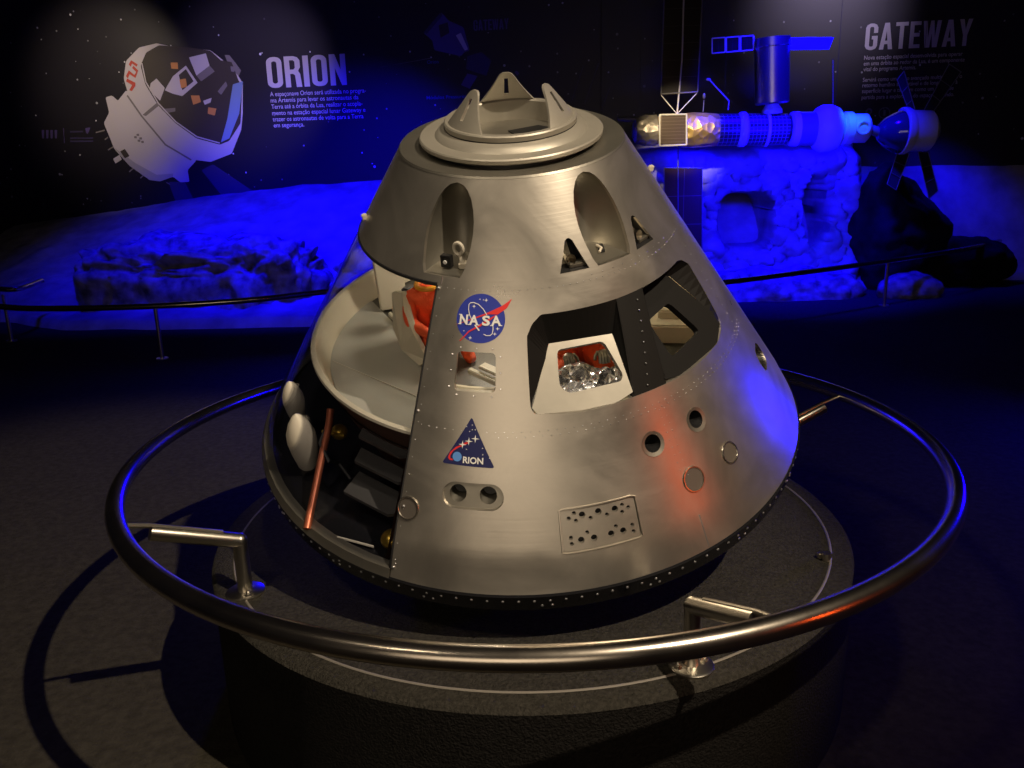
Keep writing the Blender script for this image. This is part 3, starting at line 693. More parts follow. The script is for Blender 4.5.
em, f = decal('round_emblem', -11.3, .672, [('round_emblem', disc, [], M['navy'], 0), ('swoosh', D['n_arm1'], [], M['red'], 2), ('swoosh', D['n_arm2'], [], M['red'], 3),
    ('orbit', stroke(D['n_orb1'], .0022), [], M['ink'], 4), ('orbit', stroke(D['n_orb2'], .0022), [], M['ink'], 4), ('orbit', stroke(D['n_tick'], .004), [], M['ink'], 4)]
    +[('star', star4(p, .006), [], M['ink'], 1) for p in D['n_stars'][:5]]+[('star', star4(p, .003), [], M['ink'], 1) for p in D['n_stars'][5:]])
em['label'] = 'round blue emblem with white lettering'
for ch, x0, x1 in (('N', -.0605, -.0365), ('A', -.0325, -.0045), ('S', .0055, .0280), ('A', .0315, .0600)):
    settext(ch, f, (x0, -.0190, x1, .0100), 5, M['ink'], em, .035)
b = MB()
for x0, x1, y in ((-.0640, -.0545, -.0190), (-.0640, -.0545, .0078), (-.0400, -.0330, .0078), (-.0355, -.0262, -.0190), (-.0115, -.0015, -.0190), (.0285, .0375, -.0195), (.0530, .0630, -.0195)):
    b.add([f(x0, y, 5), f(x1, y, 5), f(x1, y+.0024, 5), f(x0, y+.0024, 5)], [(0, 1, 2, 3)])
b.out('lettering_serif', M['ink'], em, smooth=False)
te, f = decal('triangular_emblem', -12.2, .36, [('triangular_emblem', roundpoly(D['o_tri'], .009), [], M['navy2'], 0), ('swoosh', D['o_swoosh'], [], M['red'], 1), ('swoosh', stroke(D['o_tail'], .006), [], M['red'], 1),
    ('globe', [(D['o_ball'][0][0]+.0135*math.cos(k*math.pi/12), D['o_ball'][0][1]+.0140*math.sin(k*math.pi/12)) for k in range(24)], [], M['skyblue'], 2)]
    +[('star', [(p[0]+x, p[1]+y) for x, y in ((-.0125, 0), (-.002, .002), (0, .0125), (.002, .002), (.0125, 0), (.002, -.002), (0, -.0125), (-.002, -.002))], [], M['ink'], 3) for p in D['o_cross']]
    +[('star', star4(p, .0028), [], M['ink'], 1) for p in D['o_stars']])
te['label'] = 'triangular dark blue emblem with a light blue globe'
settext('RION', f, (-.0175, -.0455, .0410, -.0262), 4, M['ink'], te, .03)

# ------------------------------------------------------------------ figures in the cabin
def figure(name, base, rz, label, k=1.0):
    mw = CAPM @ Matrix.Translation(base) @ Matrix.Rotation(rz, 4, 'Z') @ Matrix.Scale(k, 4)
    root = empty(name, mw=mw, label=label, cat='person', group='suited figures in the capsule')
    J = [((0, 0, .035), .045), ((0, .008, .08), .048), ((0, .012, .13), .055), ((0, .01, .165), .045), ((0, .006, .19), .02),
         ((.032, -.01, .035), .034), ((.045, -.12, .07), .028), ((.045, -.14, .01), .02), ((.045, -.175, .0), .018),
         ((-.032, -.01, .035), .034), ((-.045, -.12, .07), .028), ((-.045, -.14, .01), .02), ((-.045, -.175, .0), .018),
         ((.062, .01, .165), .026), ((.078, -.02, .10), .021), ((.055, -.085, .09), .017), ((.045, -.105, .09), .013),
         ((-.062, .01, .165), .026), ((-.078, -.02, .10), .021), ((-.055, -.085, .09), .017), ((-.045, -.105, .09), .013)]
    E = [(0, 1), (1, 2), (2, 3), (3, 4), (0, 5), (5, 6), (6, 7), (7, 8), (0, 9), (9, 10), (10, 11), (11, 12), (3, 13), (13, 14), (14, 15), (15, 16), (3, 17), (17, 18), (18, 19), (19, 20)]
    me = bpy.data.meshes.new('suit'); me.from_pydata([j[0] for j in J], E, []); o = bpy.data.objects.new('suit', me); COL.objects.link(o)
    sk = o.modifiers.new('s', 'SKIN'); o.modifiers.new('u', 'SUBSURF').levels = 2; o.modifiers['u'].render_levels = 2
    for v, j in zip(me.skin_vertices[0].data, J): v.radius = (j[1], j[1]); v.use_root = False
    me.skin_vertices[0].data[0].use_root = True
    dg = bpy.context.evaluated_depsgraph_get(); m2 = bpy.data.meshes.new_from_object(o.evaluated_get(dg)); bpy.data.objects.remove(o)
    m2.materials.clear(); m2.materials.append(M['orange']); m2.polygons.foreach_set('use_smooth', [True]*len(m2.polygons))
    o = bpy.data.objects.new('suit', m2); COL.objects.link(o); o.parent = root
    b = MB(); b.tube([Vector((.034*math.cos(rad(a)), .004+.034*math.sin(rad(a)), .196)) for a in range(0, 360, 20)], .008, 8, closed=True); b.out('neck_ring', M['yellow'], root)
    b = MB(); b.ball((0, 0, .235), .034, 3, (.85, 1, 1.12)); b.ball((0, -.034, .232), .007, 2); b.ball((.029, 0, .232), .008, 2, (.5, 1, 1.3)); b.ball((-.029, 0, .232), .008, 2, (.5, 1, 1.3)); hd = b.out('head', M['skin'], root)
    b = MB(); b.ball((0, .006, .248), .036, 3, (.9, 1, 1)); b.out('cap', M['white'], hd)
    for s in (-1, 1):
        b = MB(); b.ball((s*.012, -.030, .238), .004, 2); b.out('eye', M['black'], hd)
        b = MB(); b.ball((s*.042, -.112, .09), .014, 2, (1, .8, .6))
        for k in range(4): b.tube([(s*(.032+.007*k), -.118, .092), (s*(.031+.007*k), -.134+.002*abs(k-1.5), .088), (s*(.031+.007*k), -.142+.003*abs(k-1.5), .076)], [.0045, .004, .0035], 6)
        b.tube([(s*.03, -.108, .092), (s*.022, -.118, .086), (s*.02, -.126, .08)], .0042, 6); b.out('glove', M['alu_dull'], root)
    b = MB(); b.tube([(-.03, -.05, .09), (-.02, -.058, .14), (0, -.055, .155), (.02, -.058, .14), (.03, -.05, .09)], .005, 6); b.tube([Vector((.014*math.cos(rad(a)), -.055, .14+.014*math.sin(rad(a)))) for a in range(0, 360, 30)], .004, 6, closed=True); b.out('harness', M['orange'], root)
    return root
figure('seated_person', (-.325, .0, .27), rad(28), 'seated person in bright orange spacesuit behind the cutaway, beside the beige locker', 1.2)
figure('seated_person', (.19, -.19, .27), rad(5), 'seated person in orange spacesuit seen through the silver-framed window', 1.35)
# crumpled foil blanket on the lap of the second figure
b = MB(); nx, ny = 26, 18; vs = []; fs = []
for j in range(ny+1):
    for i in range(nx+1):
        x = .05+.30*i/nx; y = -.60+.17*j/ny; z = .405+.02*math.sin(i*.45)*math.cos(j*.5)+.0*(1-abs(2*i/nx-1))+noise.noise(Vector((x*28, y*28, 1)))*.03
        vs.append((x, y, z))
for j in range(ny):
    for i in range(nx): k = j*(nx+1)+i; fs.append((k, k+1, k+nx+2, k+nx+1))
b.add(vs, fs); o = b.out('foil_blanket', M['foil'], None, ang=15); o.matrix_world = CAPM; tag(o, 'crumpled silver foil blanket behind the silver-framed window', 'blanket')
md = o.modifiers.new('t', 'SOLIDIFY'); md.thickness = .002

# cabin lamp (inside the capsule)
def alight(name, loc_, tgt, power, col, size=.3, kind='AREA', spot=60, blend=.5, sy=None):
    d = bpy.data.lights.new(name, kind); d.energy = power; d.color = col
    if kind == 'AREA':
        d.size = size
        if sy: d.shape = 'RECTANGLE'; d.size_y = sy
    elif kind == 'SPOT': d.spot_size = rad(spot); d.spot_blend = blend; d.shadow_soft_size = size
    else: d.shadow_soft_size = size
    o = bpy.data.objects.new(name, d); COL.objects.link(o); o.location = loc_
    if kind != 'POINT': o.rotation_euler = (Vector(tgt)-Vector(loc_)).to_track_quat('-Z', 'Y').to_euler()
    return o

# ------------------------------------------------------------------ mural on the back wall
def glyph(c):
    R_ = lambda P: P
    if c == 'O': return rrect(.21, .5, .42, 1, .18), [rrect(.21, .5, .14, .72, .065)], .42
    if c == 'I': return [(0, 0), (.15, 0), (.15, 1), (0, 1)], [], .15
    if c == 'N': return [(0, 0), (0, 1), (.15, 1), (.29, .5), (.29, 1), (.43, 1), (.43, 0), (.30, 0), (.14, .55), (.14, 0)], [], .43
    if c == 'R': return [(0, 0), (0, 1), (.25, 1), (.36, .96), (.42, .86), (.42, .64), (.36, .52), (.41, .42), (.44, 0), (.29, 0), (.27, .38), (.22, .43), (.14, .43), (.14, 0)], [[(.14, .57), (.14, .87), (.24, .87), (.28, .82), (.28, .63), (.24, .57)]], .43
    if c == 'G': return [(.42, .64), (.42, .84), (.37, .95), (.26, 1), (.16, 1), (.05, .95), (0, .84), (0, .16), (.05, .05), (.16, 0), (.26, 0), (.37, .05), (.42, .16), (.42, .53), (.22, .53), (.22, .40), (.28, .40), (.28, .17), (.25, .13), (.17, .13), (.14, .17), (.14, .83), (.17, .87), (.25, .87), (.28, .83), (.28, .64)], [], .42
    if c == 'A': return [(0, 0), (.15, 1), (.31, 1), (.46, 0), (.31, 0), (.285, .2), (.175, .2), (.15, 0)], [[(.19, .33), (.27, .33), (.23, .70)]], .46
    if c == 'T': return [(.14, 0), (.14, .86), (0, .86), (0, 1), (.42, 1), (.42, .86), (.28, .86), (.28, 0)], [], .42
    if c == 'E': return [(0, 0), (0, 1), (.36, 1), (.36, .86), (.14, .86), (.14, .57), (.33, .57), (.33, .43), (.14, .43), (.14, .14), (.36, .14), (.36, 0)], [], .36
    if c == 'W': return [(.10, 0), (0, 1), (.14, 1), (.19, .36), (.25, 1), (.36, 1), (.42, .36), (.47, 1), (.61, 1), (.51, 0), (.35, 0), (.305, .52), (.26, 0)], [], .61
    if c == 'Y': return [(.15, 0), (.15, .4), (0, 1), (.15, 1), (.22, .62), (.29, 1), (.44, 1), (.29, .4), (.29, 0)], [], .44
def title(word, x0, x1, yb, h, m, parent, off=.024, name='title_lettering'):
    s0, z0 = wpx(x0, yb[0]); s1, _ = wpx(x1, yb[1]); tot = sum(glyph(c)[2] for c in word)+.07*(len(word)-1); sx = (s1-s0)/tot
    cur = 0; b = MB()
    for c in word:
        P, H, w = glyph(c); V, Fc, LL = cdt(P, H, .5, False)
        b.add([W(s0+(cur+x)*sx, z0+y*h, off) for x, y in V], Fc); cur += w+.07
    return b.out(name, m, parent, smooth=False)
def panel(name, s0, s1, z0, z1, label):
    mid = W((s0+s1)/2, 0, 0); root = empty(name, (0, 0, 0), label=label, cat='mural')
    b = MB(); b.prism([W(s0, z0, 0), W(s1, z0, 0), W(s1, z1, 0), W(s0, z1, 0)], (0, 0, 0), WN*.02); b.out('printed_panel', M['sky'], root, smooth=False)
    return root
mural = panel('wall_mural', -12.5, 1.25, FLOOR, 4.5, 'dark starry printed mural with large ORION title, spacecraft picture and Portuguese text')
mural2 = panel('wall_mural', 1.26, 7.6, FLOOR, 4.5, 'dark printed mural with large GATEWAY title and two Portuguese paragraphs, behind the station model')
title('ORION', 269, 347.5, (88.3, 84.2), .465, M['printwhite'], mural)
title('GATEWAY', 864, 970, (50.5, 45), .355, M['printwhite'], mural2)
title('GATEWAY', 474, 509, (31, 29.8), .15, M['printpurple'], mural, name='small_title')
fw = lambda x, y, l: W(x, y, .0215+.001*l)
def para(lines, parent, m=None, hgt=.055):
    for t, x0, x1, y0, y1 in lines:
        s0, z0 = wpx(x0, y0); s1, z1 = wpx(x1, y1); settext(t, fw, (s0, z0, s1, z0+hgt), 2, m or M['printwhite'], parent, .008, 'text_line', 'H')
para([('A espaçonave Orion será utilizada no progra-', 270.8, 366.5, 96.5, 93.2), ('ma Artemis para levar os astronautas da', 271.4, 359, 102.7, 99.5), ('Terra até a órbita da Lua, realizar o acopla-', 272.2, 363, 109, 105.6),
      ('mento na estação espacial lunar Gateway e', 273, 366, 115.3, 112), ('trazer os astronautas de volta para a Terra', 273.5, 364, 121.5, 118), ('em segurança.', 274.5, 304.8, 127.5, 126)], mural, hgt=.068)
para([('Nova estação espacial desenvolvida para operar', 863.6, 962, 60, 55), ('em uma órbita ao redor da Lua, é um componente', 863.2, 964, 65.8, 60.4), ('vital do programa Artemis.', 862.9, 915.5, 71.5, 68.8),
      ('Servirá como um posto avançado multiuso para o', 862.3, 961.5, 82, 76.8), ('retorno humano sustentável e de longo prazo à', 861.9, 957, 87.5, 82.5), ('superfície lunar e também como um ponto de', 861.5, 953, 93.3, 88.6), ('partida para a exploração do espaço profundo.', 861.1, 953.5, 99.5, 94.8)], mural2, hgt=.056)
para([('Orion', 427.5, 439, 64, 63.5), ('Módulos Pressurizados', 427, 475, 99.5, 98)], mural, M['printlabel'], .05)
def wpoly(name, P, m, parent, l=0, ox=0, oy=0, s=1, rnd=.03):
    Q = [wpx(ox+x/s, oy+y/s) for x, y in P]
    if rnd: Q = roundpoly(Q, rnd, 3)
    V, Fc, LL = cdt(Q, [], 2, False); b = MB(); b.add([fw(x, y, l) for x, y in V], Fc); return b.out(name, m, parent, smooth=False)
kw = dict(ox=80, oy=20, s=4.265)
wpoly('solar_wing_print', [(520, 640), (570, 615), (800, 770), (720, 800), (640, 790)], M['printviolet2'], mural, 0, **kw)
wpoly('solar_wing_print', [(380, 690), (450, 690), (500, 790), (420, 800)], M['printviolet2'], mural, 0, **kw)
sm = wpoly('spacecraft_print', [(105, 440), (128, 395), (112, 330), (140, 322), (165, 345), (200, 300), (240, 330), (400, 500), (500, 598), (462, 640), (470, 690), (430, 692), (400, 668), (345, 688), (300, 682), (215, 622), (150, 550)], M['printwhite'], mural, 1, **kw)
wpoly('crew_module_print', [(190, 250), (200, 175), (255, 118), (330, 100), (400, 115), (560, 130), (660, 210), (697, 270), (697, 400), (690, 470), (650, 570), (560, 605), (480, 595), (370, 530), (270, 410), (210, 320)], M['printwhite'], mural, 2, **kw)
wpoly('cabin_interior_print', [(262, 195), (285, 140), (340, 108), (470, 118), (560, 132), (650, 215), (694, 280), (688, 440), (640, 515), (600, 532), (500, 505), (410, 440), (335, 362), (282, 275)], M['printdark'], mural, 3, **kw)
for P, mm, l in (([(365, 300), (400, 240), (455, 195), (505, 268), (440, 325), (400, 315)], 'printwhite', 4), ([(468, 160), (540, 143), (556, 195), (500, 238)], 'printwhite', 4), ([(500, 238), (556, 195), (578, 220), (520, 262)], 'printgrey', 4),
                 ([(425, 235), (455, 210), (488, 262), (440, 300)], 'printdark', 5), ([(428, 255), (455, 250), (460, 285), (435, 292)], 'printorange', 6), ([(390, 182), (420, 182), (422, 210), (393, 208)], 'printorange', 4),
                 ([(476, 322), (512, 322), (520, 350), (486, 362)], 'printorange', 4), ([(550, 372), (585, 378), (578, 408), (548, 400)], 'printorange', 4), ([(528, 345), (565, 332), (560, 352), (535, 362)], 'printwhite', 4),
                 ([(655, 275), (698, 262), (682, 400), (640, 505), (604, 522), (632, 420)], 'printblue', 4), ([(590, 305), (625, 262), (632, 280), (605, 320)], 'printgrey', 4), ([(305, 270), (330, 250), (365, 290), (345, 345), (300, 300)], 'printwhite', 4),
                 ([(350, 380), (410, 375), (410, 390), (370, 398)], 'printgrey', 4), ([(270, 405), (335, 350), (345, 362), (285, 410)], 'printgrey', 4), ([(175, 560), (195, 550), (215, 580), (195, 590)], 'printdark', 4), ([(145, 592), (172, 575), (182, 595), (155, 612)], 'printwhite', 3),
                 ([(620, 150), (640, 150), (690, 215), (680, 240), (640, 200)], 'printgrey', 3), ([(590, 170), (650, 180), (680, 260), (620, 262), (580, 220)], 'printdark', 5), ([(645, 198), (665, 200), (662, 222), (648, 220)], 'printgrey', 6)):
    wpoly('print_detail', P, M[mm], sm, l, rnd=.01, **kw)
wpoly('print_detail', stroke([(205, 322), (268, 412), (368, 532), (478, 597)], 7), M['printgrey'], sm, 4, rnd=0, **kw)
wpoly('print_detail', stroke([(268, 185), (285, 265), (338, 355), (412, 434), (502, 498), (600, 525)], 5), M['printwhite'], sm, 7, rnd=0, **kw)
wpoly('print_detail', [(150, 545), (240, 610), (330, 660), (400, 655), (400, 668), (345, 688), (300, 682), (215, 622)], M['printgrey2'], sm, 2, rnd=.01, **kw)
for x, y in ((250, 490), (262, 505), (240, 500), (270, 520), (255, 515)): wpoly('print_detail', [(x-6, y-4), (x+5, y-5), (x+6, y+5), (x-5, y+4)], M['printgrey'], sm, 3, rnd=0, **kw)
for P in ([(205, 250), (228, 262), (240, 268), (240, 282), (225, 304), (214, 300), (226, 278), (200, 262)], [(200, 240), (212, 215), (236, 235), (243, 222), (226, 205), (232, 196), (252, 216), (240, 248), (216, 232), (208, 250)], [(212, 190), (222, 172), (250, 190), (246, 200), (226, 186), (220, 200)]):
    wpoly('red_lettering', P, M['printred'], sm, 5, rnd=0, **kw)
for x0, y0, x1, y1 in ((70, 478, 108, 470), (108, 508, 122, 500), (122, 552, 145, 540), (212, 645, 232, 630), (260, 672, 275, 660), (370, 690, 385, 700)):
    wpoly('antenna_print', [(x0, y0), (x1, y1-3), (x1+2, y1+3), (x0+2, y0+5)], M['printgrey'], mural, 1, rnd=0, **kw)
kw = dict(ox=380, oy=0, s=3.94)
gp = wpoly('station_print', [(172, 130), (205, 95), (240, 48), (255, 62), (272, 82), (330, 108), (355, 200), (335, 205), (320, 222), (215, 198), (208, 160)], M['printpurple'], mural, 1, **kw)
for P, mm in (([(232, 100), (268, 88), (275, 130), (240, 150)], 'printdark'), ([(172, 130), (240, 50), (248, 62), (185, 135)], 'printviolet2'), ([(300, 140), (320, 130), (348, 195), (335, 200)], 'printwhite'), ([(345, 222), (400, 205), (440, 240), (420, 300), (340, 272)], 'printviolet2'), ([(345, 290), (385, 300), (355, 350), (320, 335)], 'printpurple'), ([(530, 285), (540, 278), (550, 290), (540, 300)], 'printpurple')):
    wpoly('print_detail', P, M[mm], gp, 2, rnd=.01, **kw)
for x0, y0, x1, y1 in ((860, 250, 805, 410), (800, 262, 755, 395), (905, 345, 868, 440), (0, 266, 200, 228)):
    wpoly('print_line', [(x0, y0), (x0+3, y0), (x1+3, y1), (x1, y1+ (3 if x0 == 0 else 0))], M['printgrey' if x0 == 0 else 'printviolet2'], mural, 1, rnd=0, **kw)
for x, y in ((350, 72), (431.5, 57.5)): wpoly('print_dot', [(x-1, y), (x, y-1), (x+1, y), (x, y+1)], M['printwhite'], mural, 2, rnd=0)
for k in range(4): wpoly('crew_pictogram', [(42.5+4.3*k, 130), (45.2+4.3*k, 130), (44.9+4.3*k, 138.5), (43+4.3*k, 138.5)], M['printpurple'], mural, 1, rnd=.01)
wpoly('print_line', [(64, 128), (64.6, 128), (65.6, 143), (65, 143)], M['printpurple'], mural, 1, rnd=0)
for x0, x1, y in ((71, 84, 132), (71, 94, 138.5), (71, 94, 141.5)): wpoly('print_line', [(x0, y-1), (x1, y-1.2), (x1, y+.4), (x0, y+.6)], M['printviolet2'], mural, 1, rnd=0)
wpoly('print_detail', [(86, 128), (91, 127.5), (90.5, 130), (88.5, 134), (87, 133)], M['printpurple'], mural, 1, rnd=0)
b = MB(); s0, z0 = wpx(868.3, 113); 
b.tube([W(s0+.035*math.cos(rad(a)), z0+.02+.035*math.sin(rad(a)), .023) for a in range(0, 360, 30)], .012, 6, closed=True); b.prism([W(s0-.03, z0, .022), W(s0+.03, z0, .022), W(s0, z0-.09, .022)], (0, 0, 0), WN*.002)
s1, z1 = wpx(884, 113); b.tube([W(s1+.075*math.cos(rad(a)), z1+.075*math.sin(rad(a)), .023) for a in range(0, 360, 20)], .006, 6, closed=True); b.prism([W(s1-.015, z1-.04, .022), W(s1+.015, z1-.04, .022), W(s1+.015, z1+.04, .022), W(s1-.015, z1+.04, .022)], (0, 0, 0), WN*.002)
b.out('map_pictogram', M['printgrey'], mural2)

# ------------------------------------------------------------------ lunar diorama
def fbm(v, o=5, h=.9): return noise.fractal(v, h, 2.1, o)
def front(x):   # y of the terrain's front edge
    P = [(-9, 8.2), (-6.6, 7.5), (-5.7, 6.95), (-3.9, 6.8), (-1.5, 6.8), (.5, 7.1), (2.3, 7.9), (5.3, 8.6), (6.5, 8.9), (12, 9)]
    for a, b_ in zip(P, P[1:]):
        if a[0] <= x <= b_[0]: return a[1]+(b_[1]-a[1])*(x-a[0])/(b_[0]-a[0])
    return 8.2
def ridge(s):   # z of the terrain where it meets the wall
    P = [(-12.5, -.48), (-10.9, -.35), (-8.6, -.06), (-6.9, .14), (-5.2, .34), (-3.7, .47), (-2, .55), (1.3, .60), (6, .55), (9, .45)]
    for a, b_ in zip(P, P[1:]):
        if a[0] <= s <= b_[0]: return a[1]+(b_[1]-a[1])*(s-a[0])/(b_[0]-a[0])
    return -.5
b = MB(); nx, ny = 240, 60; vs = []; fs = []
for i in range(nx+1):
    x = -9+18.5*i/nx; yw = (WP+WE*(x/WE.x)).y-.03; yf = front(x)+.08*noise.noise(Vector((x*1.7, 0, 0)))
    for j in range(ny+1):
        t = j/ny; y = yf+(yw-yf)*t
        zb = FLOOR+.10+(ridge(x)-FLOOR-.10)*(t**1.25) if t > 0 else FLOOR
        n = fbm(Vector((x*.9, y*.9, 3)))*.10+fbm(Vector((x*3.3, y*3.3, 9)))*.035
        z = max(FLOOR, zb+n*min(1, t*8)*(1-.75*t**4)) if t > 0 else FLOOR+.005
        vs.append((x, y, z))
for i in range(nx):
    for j in range(ny): k = i*(ny+1)+j; fs.append((k, k+ny+1, k+ny+2, k+1))
b.add(vs, fs); tag(b.out('lunar_ground', M['lunar'], ang=60), 'pale dusty lunar slope of the diorama rising to the starry wall', 'ground', kind='stuff')

def rock(name, c, sc, seed, m, label, sub=5, amp=.35, fr=1.6, rz=0, group=None, cut=None):
    bm = bmesh.new(); bmesh.ops.create_icosphere(bm, subdivisions=sub, radius=1); Rm = Matrix.Rotation(rz, 3, 'Z'); vs = []
    for v in bm.verts:
        p = v.co.copy(); n = p.normalized(); q = Vector((p.x*sc[0], p.y*sc[1], p.z*sc[2]))
        d = fbm(q*fr+Vector((seed*7.1, seed, 0)), 6)*amp+abs(noise.noise(q*fr*2.2+Vector((seed, 3, 1))))*amp*.6
        if cut: p = cut(p)
        q = Vector((p.x*sc[0], p.y*sc[1], p.z*sc[2]))+Vector((n.x, n.y, n.z))*d*min(1, min(sc)*1.4); vs.append(Rm @ q)
    bm.verts.index_update(); fs = [tuple(v.index for v in f.verts) for f in bm.faces]; bm.free()
    o = link(name, vs, fs, m, ang=75); o.location = c; return tag(o, label, 'rock', group)
def blocky(p):
    return Vector((math.copysign(abs(p.x)**.55, p.x), math.copysign(abs(p.y)**.6, p.y), math.copysign(abs(p.z)**.6, p.z)))
rock('rock_outcrop', (-4.25, 7.9, -.72), (1.65, .55, .62), 1, M['rock'], 'long craggy rock outcrop on the lunar slope left of the capsule', 6, .30, 1.9, rad(-4), cut=blocky)
rock('rock_outcrop', (-1.9, 8.3, -.75), (.75, .4, .42), 2, M['rock'], 'smaller craggy rock just left of the capsule, beside the long outcrop', 5, .24, 2.2, 0)

# right: pale cliff with two caves, built as a thick relief
b = MB(); nx, nz = 130, 90; vs = []; fs = []
def cave(x, z):   # metres in the relief plane, returns depth of hollow
    def el(cx, cz, rx, rz, p=4): return max(0, 1-(abs((x-cx)/rx)**p+abs((z-cz)/rz)**p))
    return 1.5*min(1, 3*el(3.06, -.08, .40, .42, 4))+1.5*min(1, 3*el(4.0, .0, .20, .55, 2.2))
CY = 8.7
for i in range(nx+1):
    x = 1.3+3.55*i/nx
    for j in range(nz+1):
        z = FLOOR+.05+2.0*j/nz; e = min(1, (1-abs(2*i/nx-1))*5)*min(1, (nz-j)/14)
        y = CY+.9*(1-e)**2-.22*e-fbm(Vector((x*2.2, z*2.2, 5)))*.14-fbm(Vector((x*6, z*6, 8)))*.05+cave(x, z)*.8+.25*(j/nz)
        y = min(y, (WP+WE*(x/WE.x)).y-.2)
        vs.append((x, y, z))
for i in range(nx):
    for j in range(nz): k = i*(nz+1)+j; fs.append((k, k+nz+1, k+nz+2, k+1))
b.add(vs, fs); o = b.out('rock_cliff', M['lunar'], ang=75); md = o.modifiers.new('t', 'SOLIDIFY'); md.thickness = .12; md.offset = 0
tag(o, 'tall pale rock cliff with two dark caves under the station model', 'rock')
rock('rubble_mound', (3.35, 8.15, -1.0), (1.25, .45, .30), 5, M['rock'], 'low pale rubble mound at the foot of the cliff with caves', 5, .22, 2.6)
def spire(p):
    z = p.z; k = 1-.45*max(0, z); return Vector((p.x*k-.25*max(0, z), p.y*k, z))
rock('shaded_boulder', (5.12, 8.55, -.33), (.65, .36, .92), 3, M['shaded_rock'], 'tall boulder coloured dark for shade, right of the cliff, below the small docked spacecraft model', 5, .22, 1.8, 0, cut=spire)  # shade on both boulders is put into their rock colour
rock('shaded_boulder', (6.15, 8.75, -.76), (.75, .30, .38), 4, M['shaded_rock'], 'low boulder coloured dark for shade at the right end, leaning on the tall one', 5, .16, 2.0)
rock('pale_boulder', (5.05, 7.85, -.98), (.42, .25, .22), 6, M['rock'], 'small pale jagged rock in front of the tall shade-coloured boulder', 4, .15, 3.0)

# low rails in front of the diorama
def lowrail(pts, posts, label):
    root = empty('barrier_rail', (pts[0][0], pts[0][1], FLOOR), label=label, cat='railing'); o0 = Vector(root.location)
    P = [Vector(p) for p in pts]; Q = []
    for i in range(len(P)-1):
        p0 = P[max(i-1, 0)]; p1 = P[i]; p2 = P[i+1]; p3 = P[min(i+2, len(P)-1)]
        for k in range(8):
            t = k/8; Q.append(.5*((2*p1)+(p2-p0)*t+(2*p0-5*p1+4*p2-p3)*t*t+(3*p1-p0-3*p2+p3)*t**3))
    Q.append(P[-1]); b = MB(); b.tube([q-o0 for q in Q], .030, 14); b.out('rail', M['steel'], root)
    for p in posts: b = MB(); b.tube([Vector((p[0], p[1], FLOOR))-o0, Vector((p[0], p[1], p[2]-.01))-o0], .02, 12); b.tube([Vector((p[0], p[1], FLOOR))-o0, Vector((p[0], p[1], FLOOR+.012))-o0], .06, 16); b.out('post', M['steel2'], root)
z = -.50
lp = [atz(x, y, z) for x, y in ((-80, 268), (-60, 296), (0, 306.5), (60, 308.5), (155, 306), (250, 300), (335, 291), (420, 287), (560, 288), (700, 284), (790, 274), (880, 262), (960, 250), (1000, 241))]
lp0 = atz(42, 281, z); lp1 = atz(0, 289, z)
lowrail([lp0, lp1]+lp[:], [(-6.0, 6.4, z), lp[4], atz(700, 284, z), atz(888, 261, z)], 'long low steel barrier rail along the foot of the lunar diorama')

# ------------------------------------------------------------------ station model
SY = 7.9
S = lambda x, y, d=0: aty(x, y, SY)+Vector((0, d, 0))
org = S(750, 130)
st = empty('space_station_model', org, label='long space station model with gold module and tall solar panels hanging above the lunar diorama', cat='model')
sv = lambda p: p-org
px = (S(760, 130)-S(750, 130)).length/10
def axis(x): return 129.5-(x-750)*.010
def drum(name, x0, x1, r0, r1, m, parent=st, dy=0, seg=32, prof=None):
    A = sv(S(x0, axis(x0)+dy)); B = sv(S(x1, axis(x1)+dy)); prof = prof or [(0, r0), (1, r1)]
    b = MB(); pts = []; rs = []
    for t, r in prof: pts.append(A+(B-A)*t); rs.append(r*px)
    ax = (B-A).normalized(); u = Vector((0, 1, 0)); w = ax.cross(u).normalized(); u = w.cross(ax); vs = []
    for p, r in zip(pts, rs): vs += [p+(u*math.cos(2*math.pi*k/seg)+w*math.sin(2*math.pi*k/seg))*r for k in range(seg)]
    n = len(pts); fs = [(i*seg+k, i*seg+(k+1) % seg, (i+1)*seg+(k+1) % seg, (i+1)*seg+k) for i in range(n-1) for k in range(seg)]
    fs += [tuple(range(seg)), tuple((n-1)*seg+k for k in range(seg))]
    b.add(vs, fs); return b.out(name, m, parent, ang=30)
b = MB(); b.tube([sv(S(618, 119)), sv(S(648, 119.5))], 2.2*px, 12); b.out('thruster_boom', M['modelgrey'], st)
drum('foil_module', 633, 656, 14, 15, M['purplefoil'], prof=[(0, 8), (.1, 12), (.5, 15), (1, 15)])
g = drum('gold_foil_module', 655, 717, 15, 16, M['goldfoil'], prof=[(0, 13), (.2, 15), (.45, 16), (.6, 17), (.8, 16.5), (1, 15.5)])
drum('truss_module', 717, 737, 15.5, 15.5, M['modeldark']); drum('ring_collar', 737, 746, 17, 17, M['modelwhite'], prof=[(0, 15), (.3, 17), (.8, 17), (1, 15)])
drum('truss_module', 746, 764, 15.5, 15.5, M['modeldark']); drum('ring_collar', 764, 767, 17, 17, M['modelwhite']); drum('truss_module', 767, 786, 15, 15, M['modeldark'])
drum('adapter', 786, 790, 12, 12, M['black']); drum('ring_collar', 789, 797, 16, 16, M['modelwhite'], prof=[(0, 14), (.2, 16.5), (1, 17)]); drum('habitat_module', 797, 815, 16.5, 16.5, M['modelgrey'])
drum('inflated_module', 812, 841, 20, 20, M['modelwhite'], prof=[(0, 15), (.12, 20), (.3, 23), (.6, 23), (.85, 20), (1, 14)])
hub = drum('docking_hub', 841, 868, 14, 14, M['modelwhite'], prof=[(0, 13), (.1, 16), (.35, 16), (.4, 14), (.9, 14), (1, 11)])
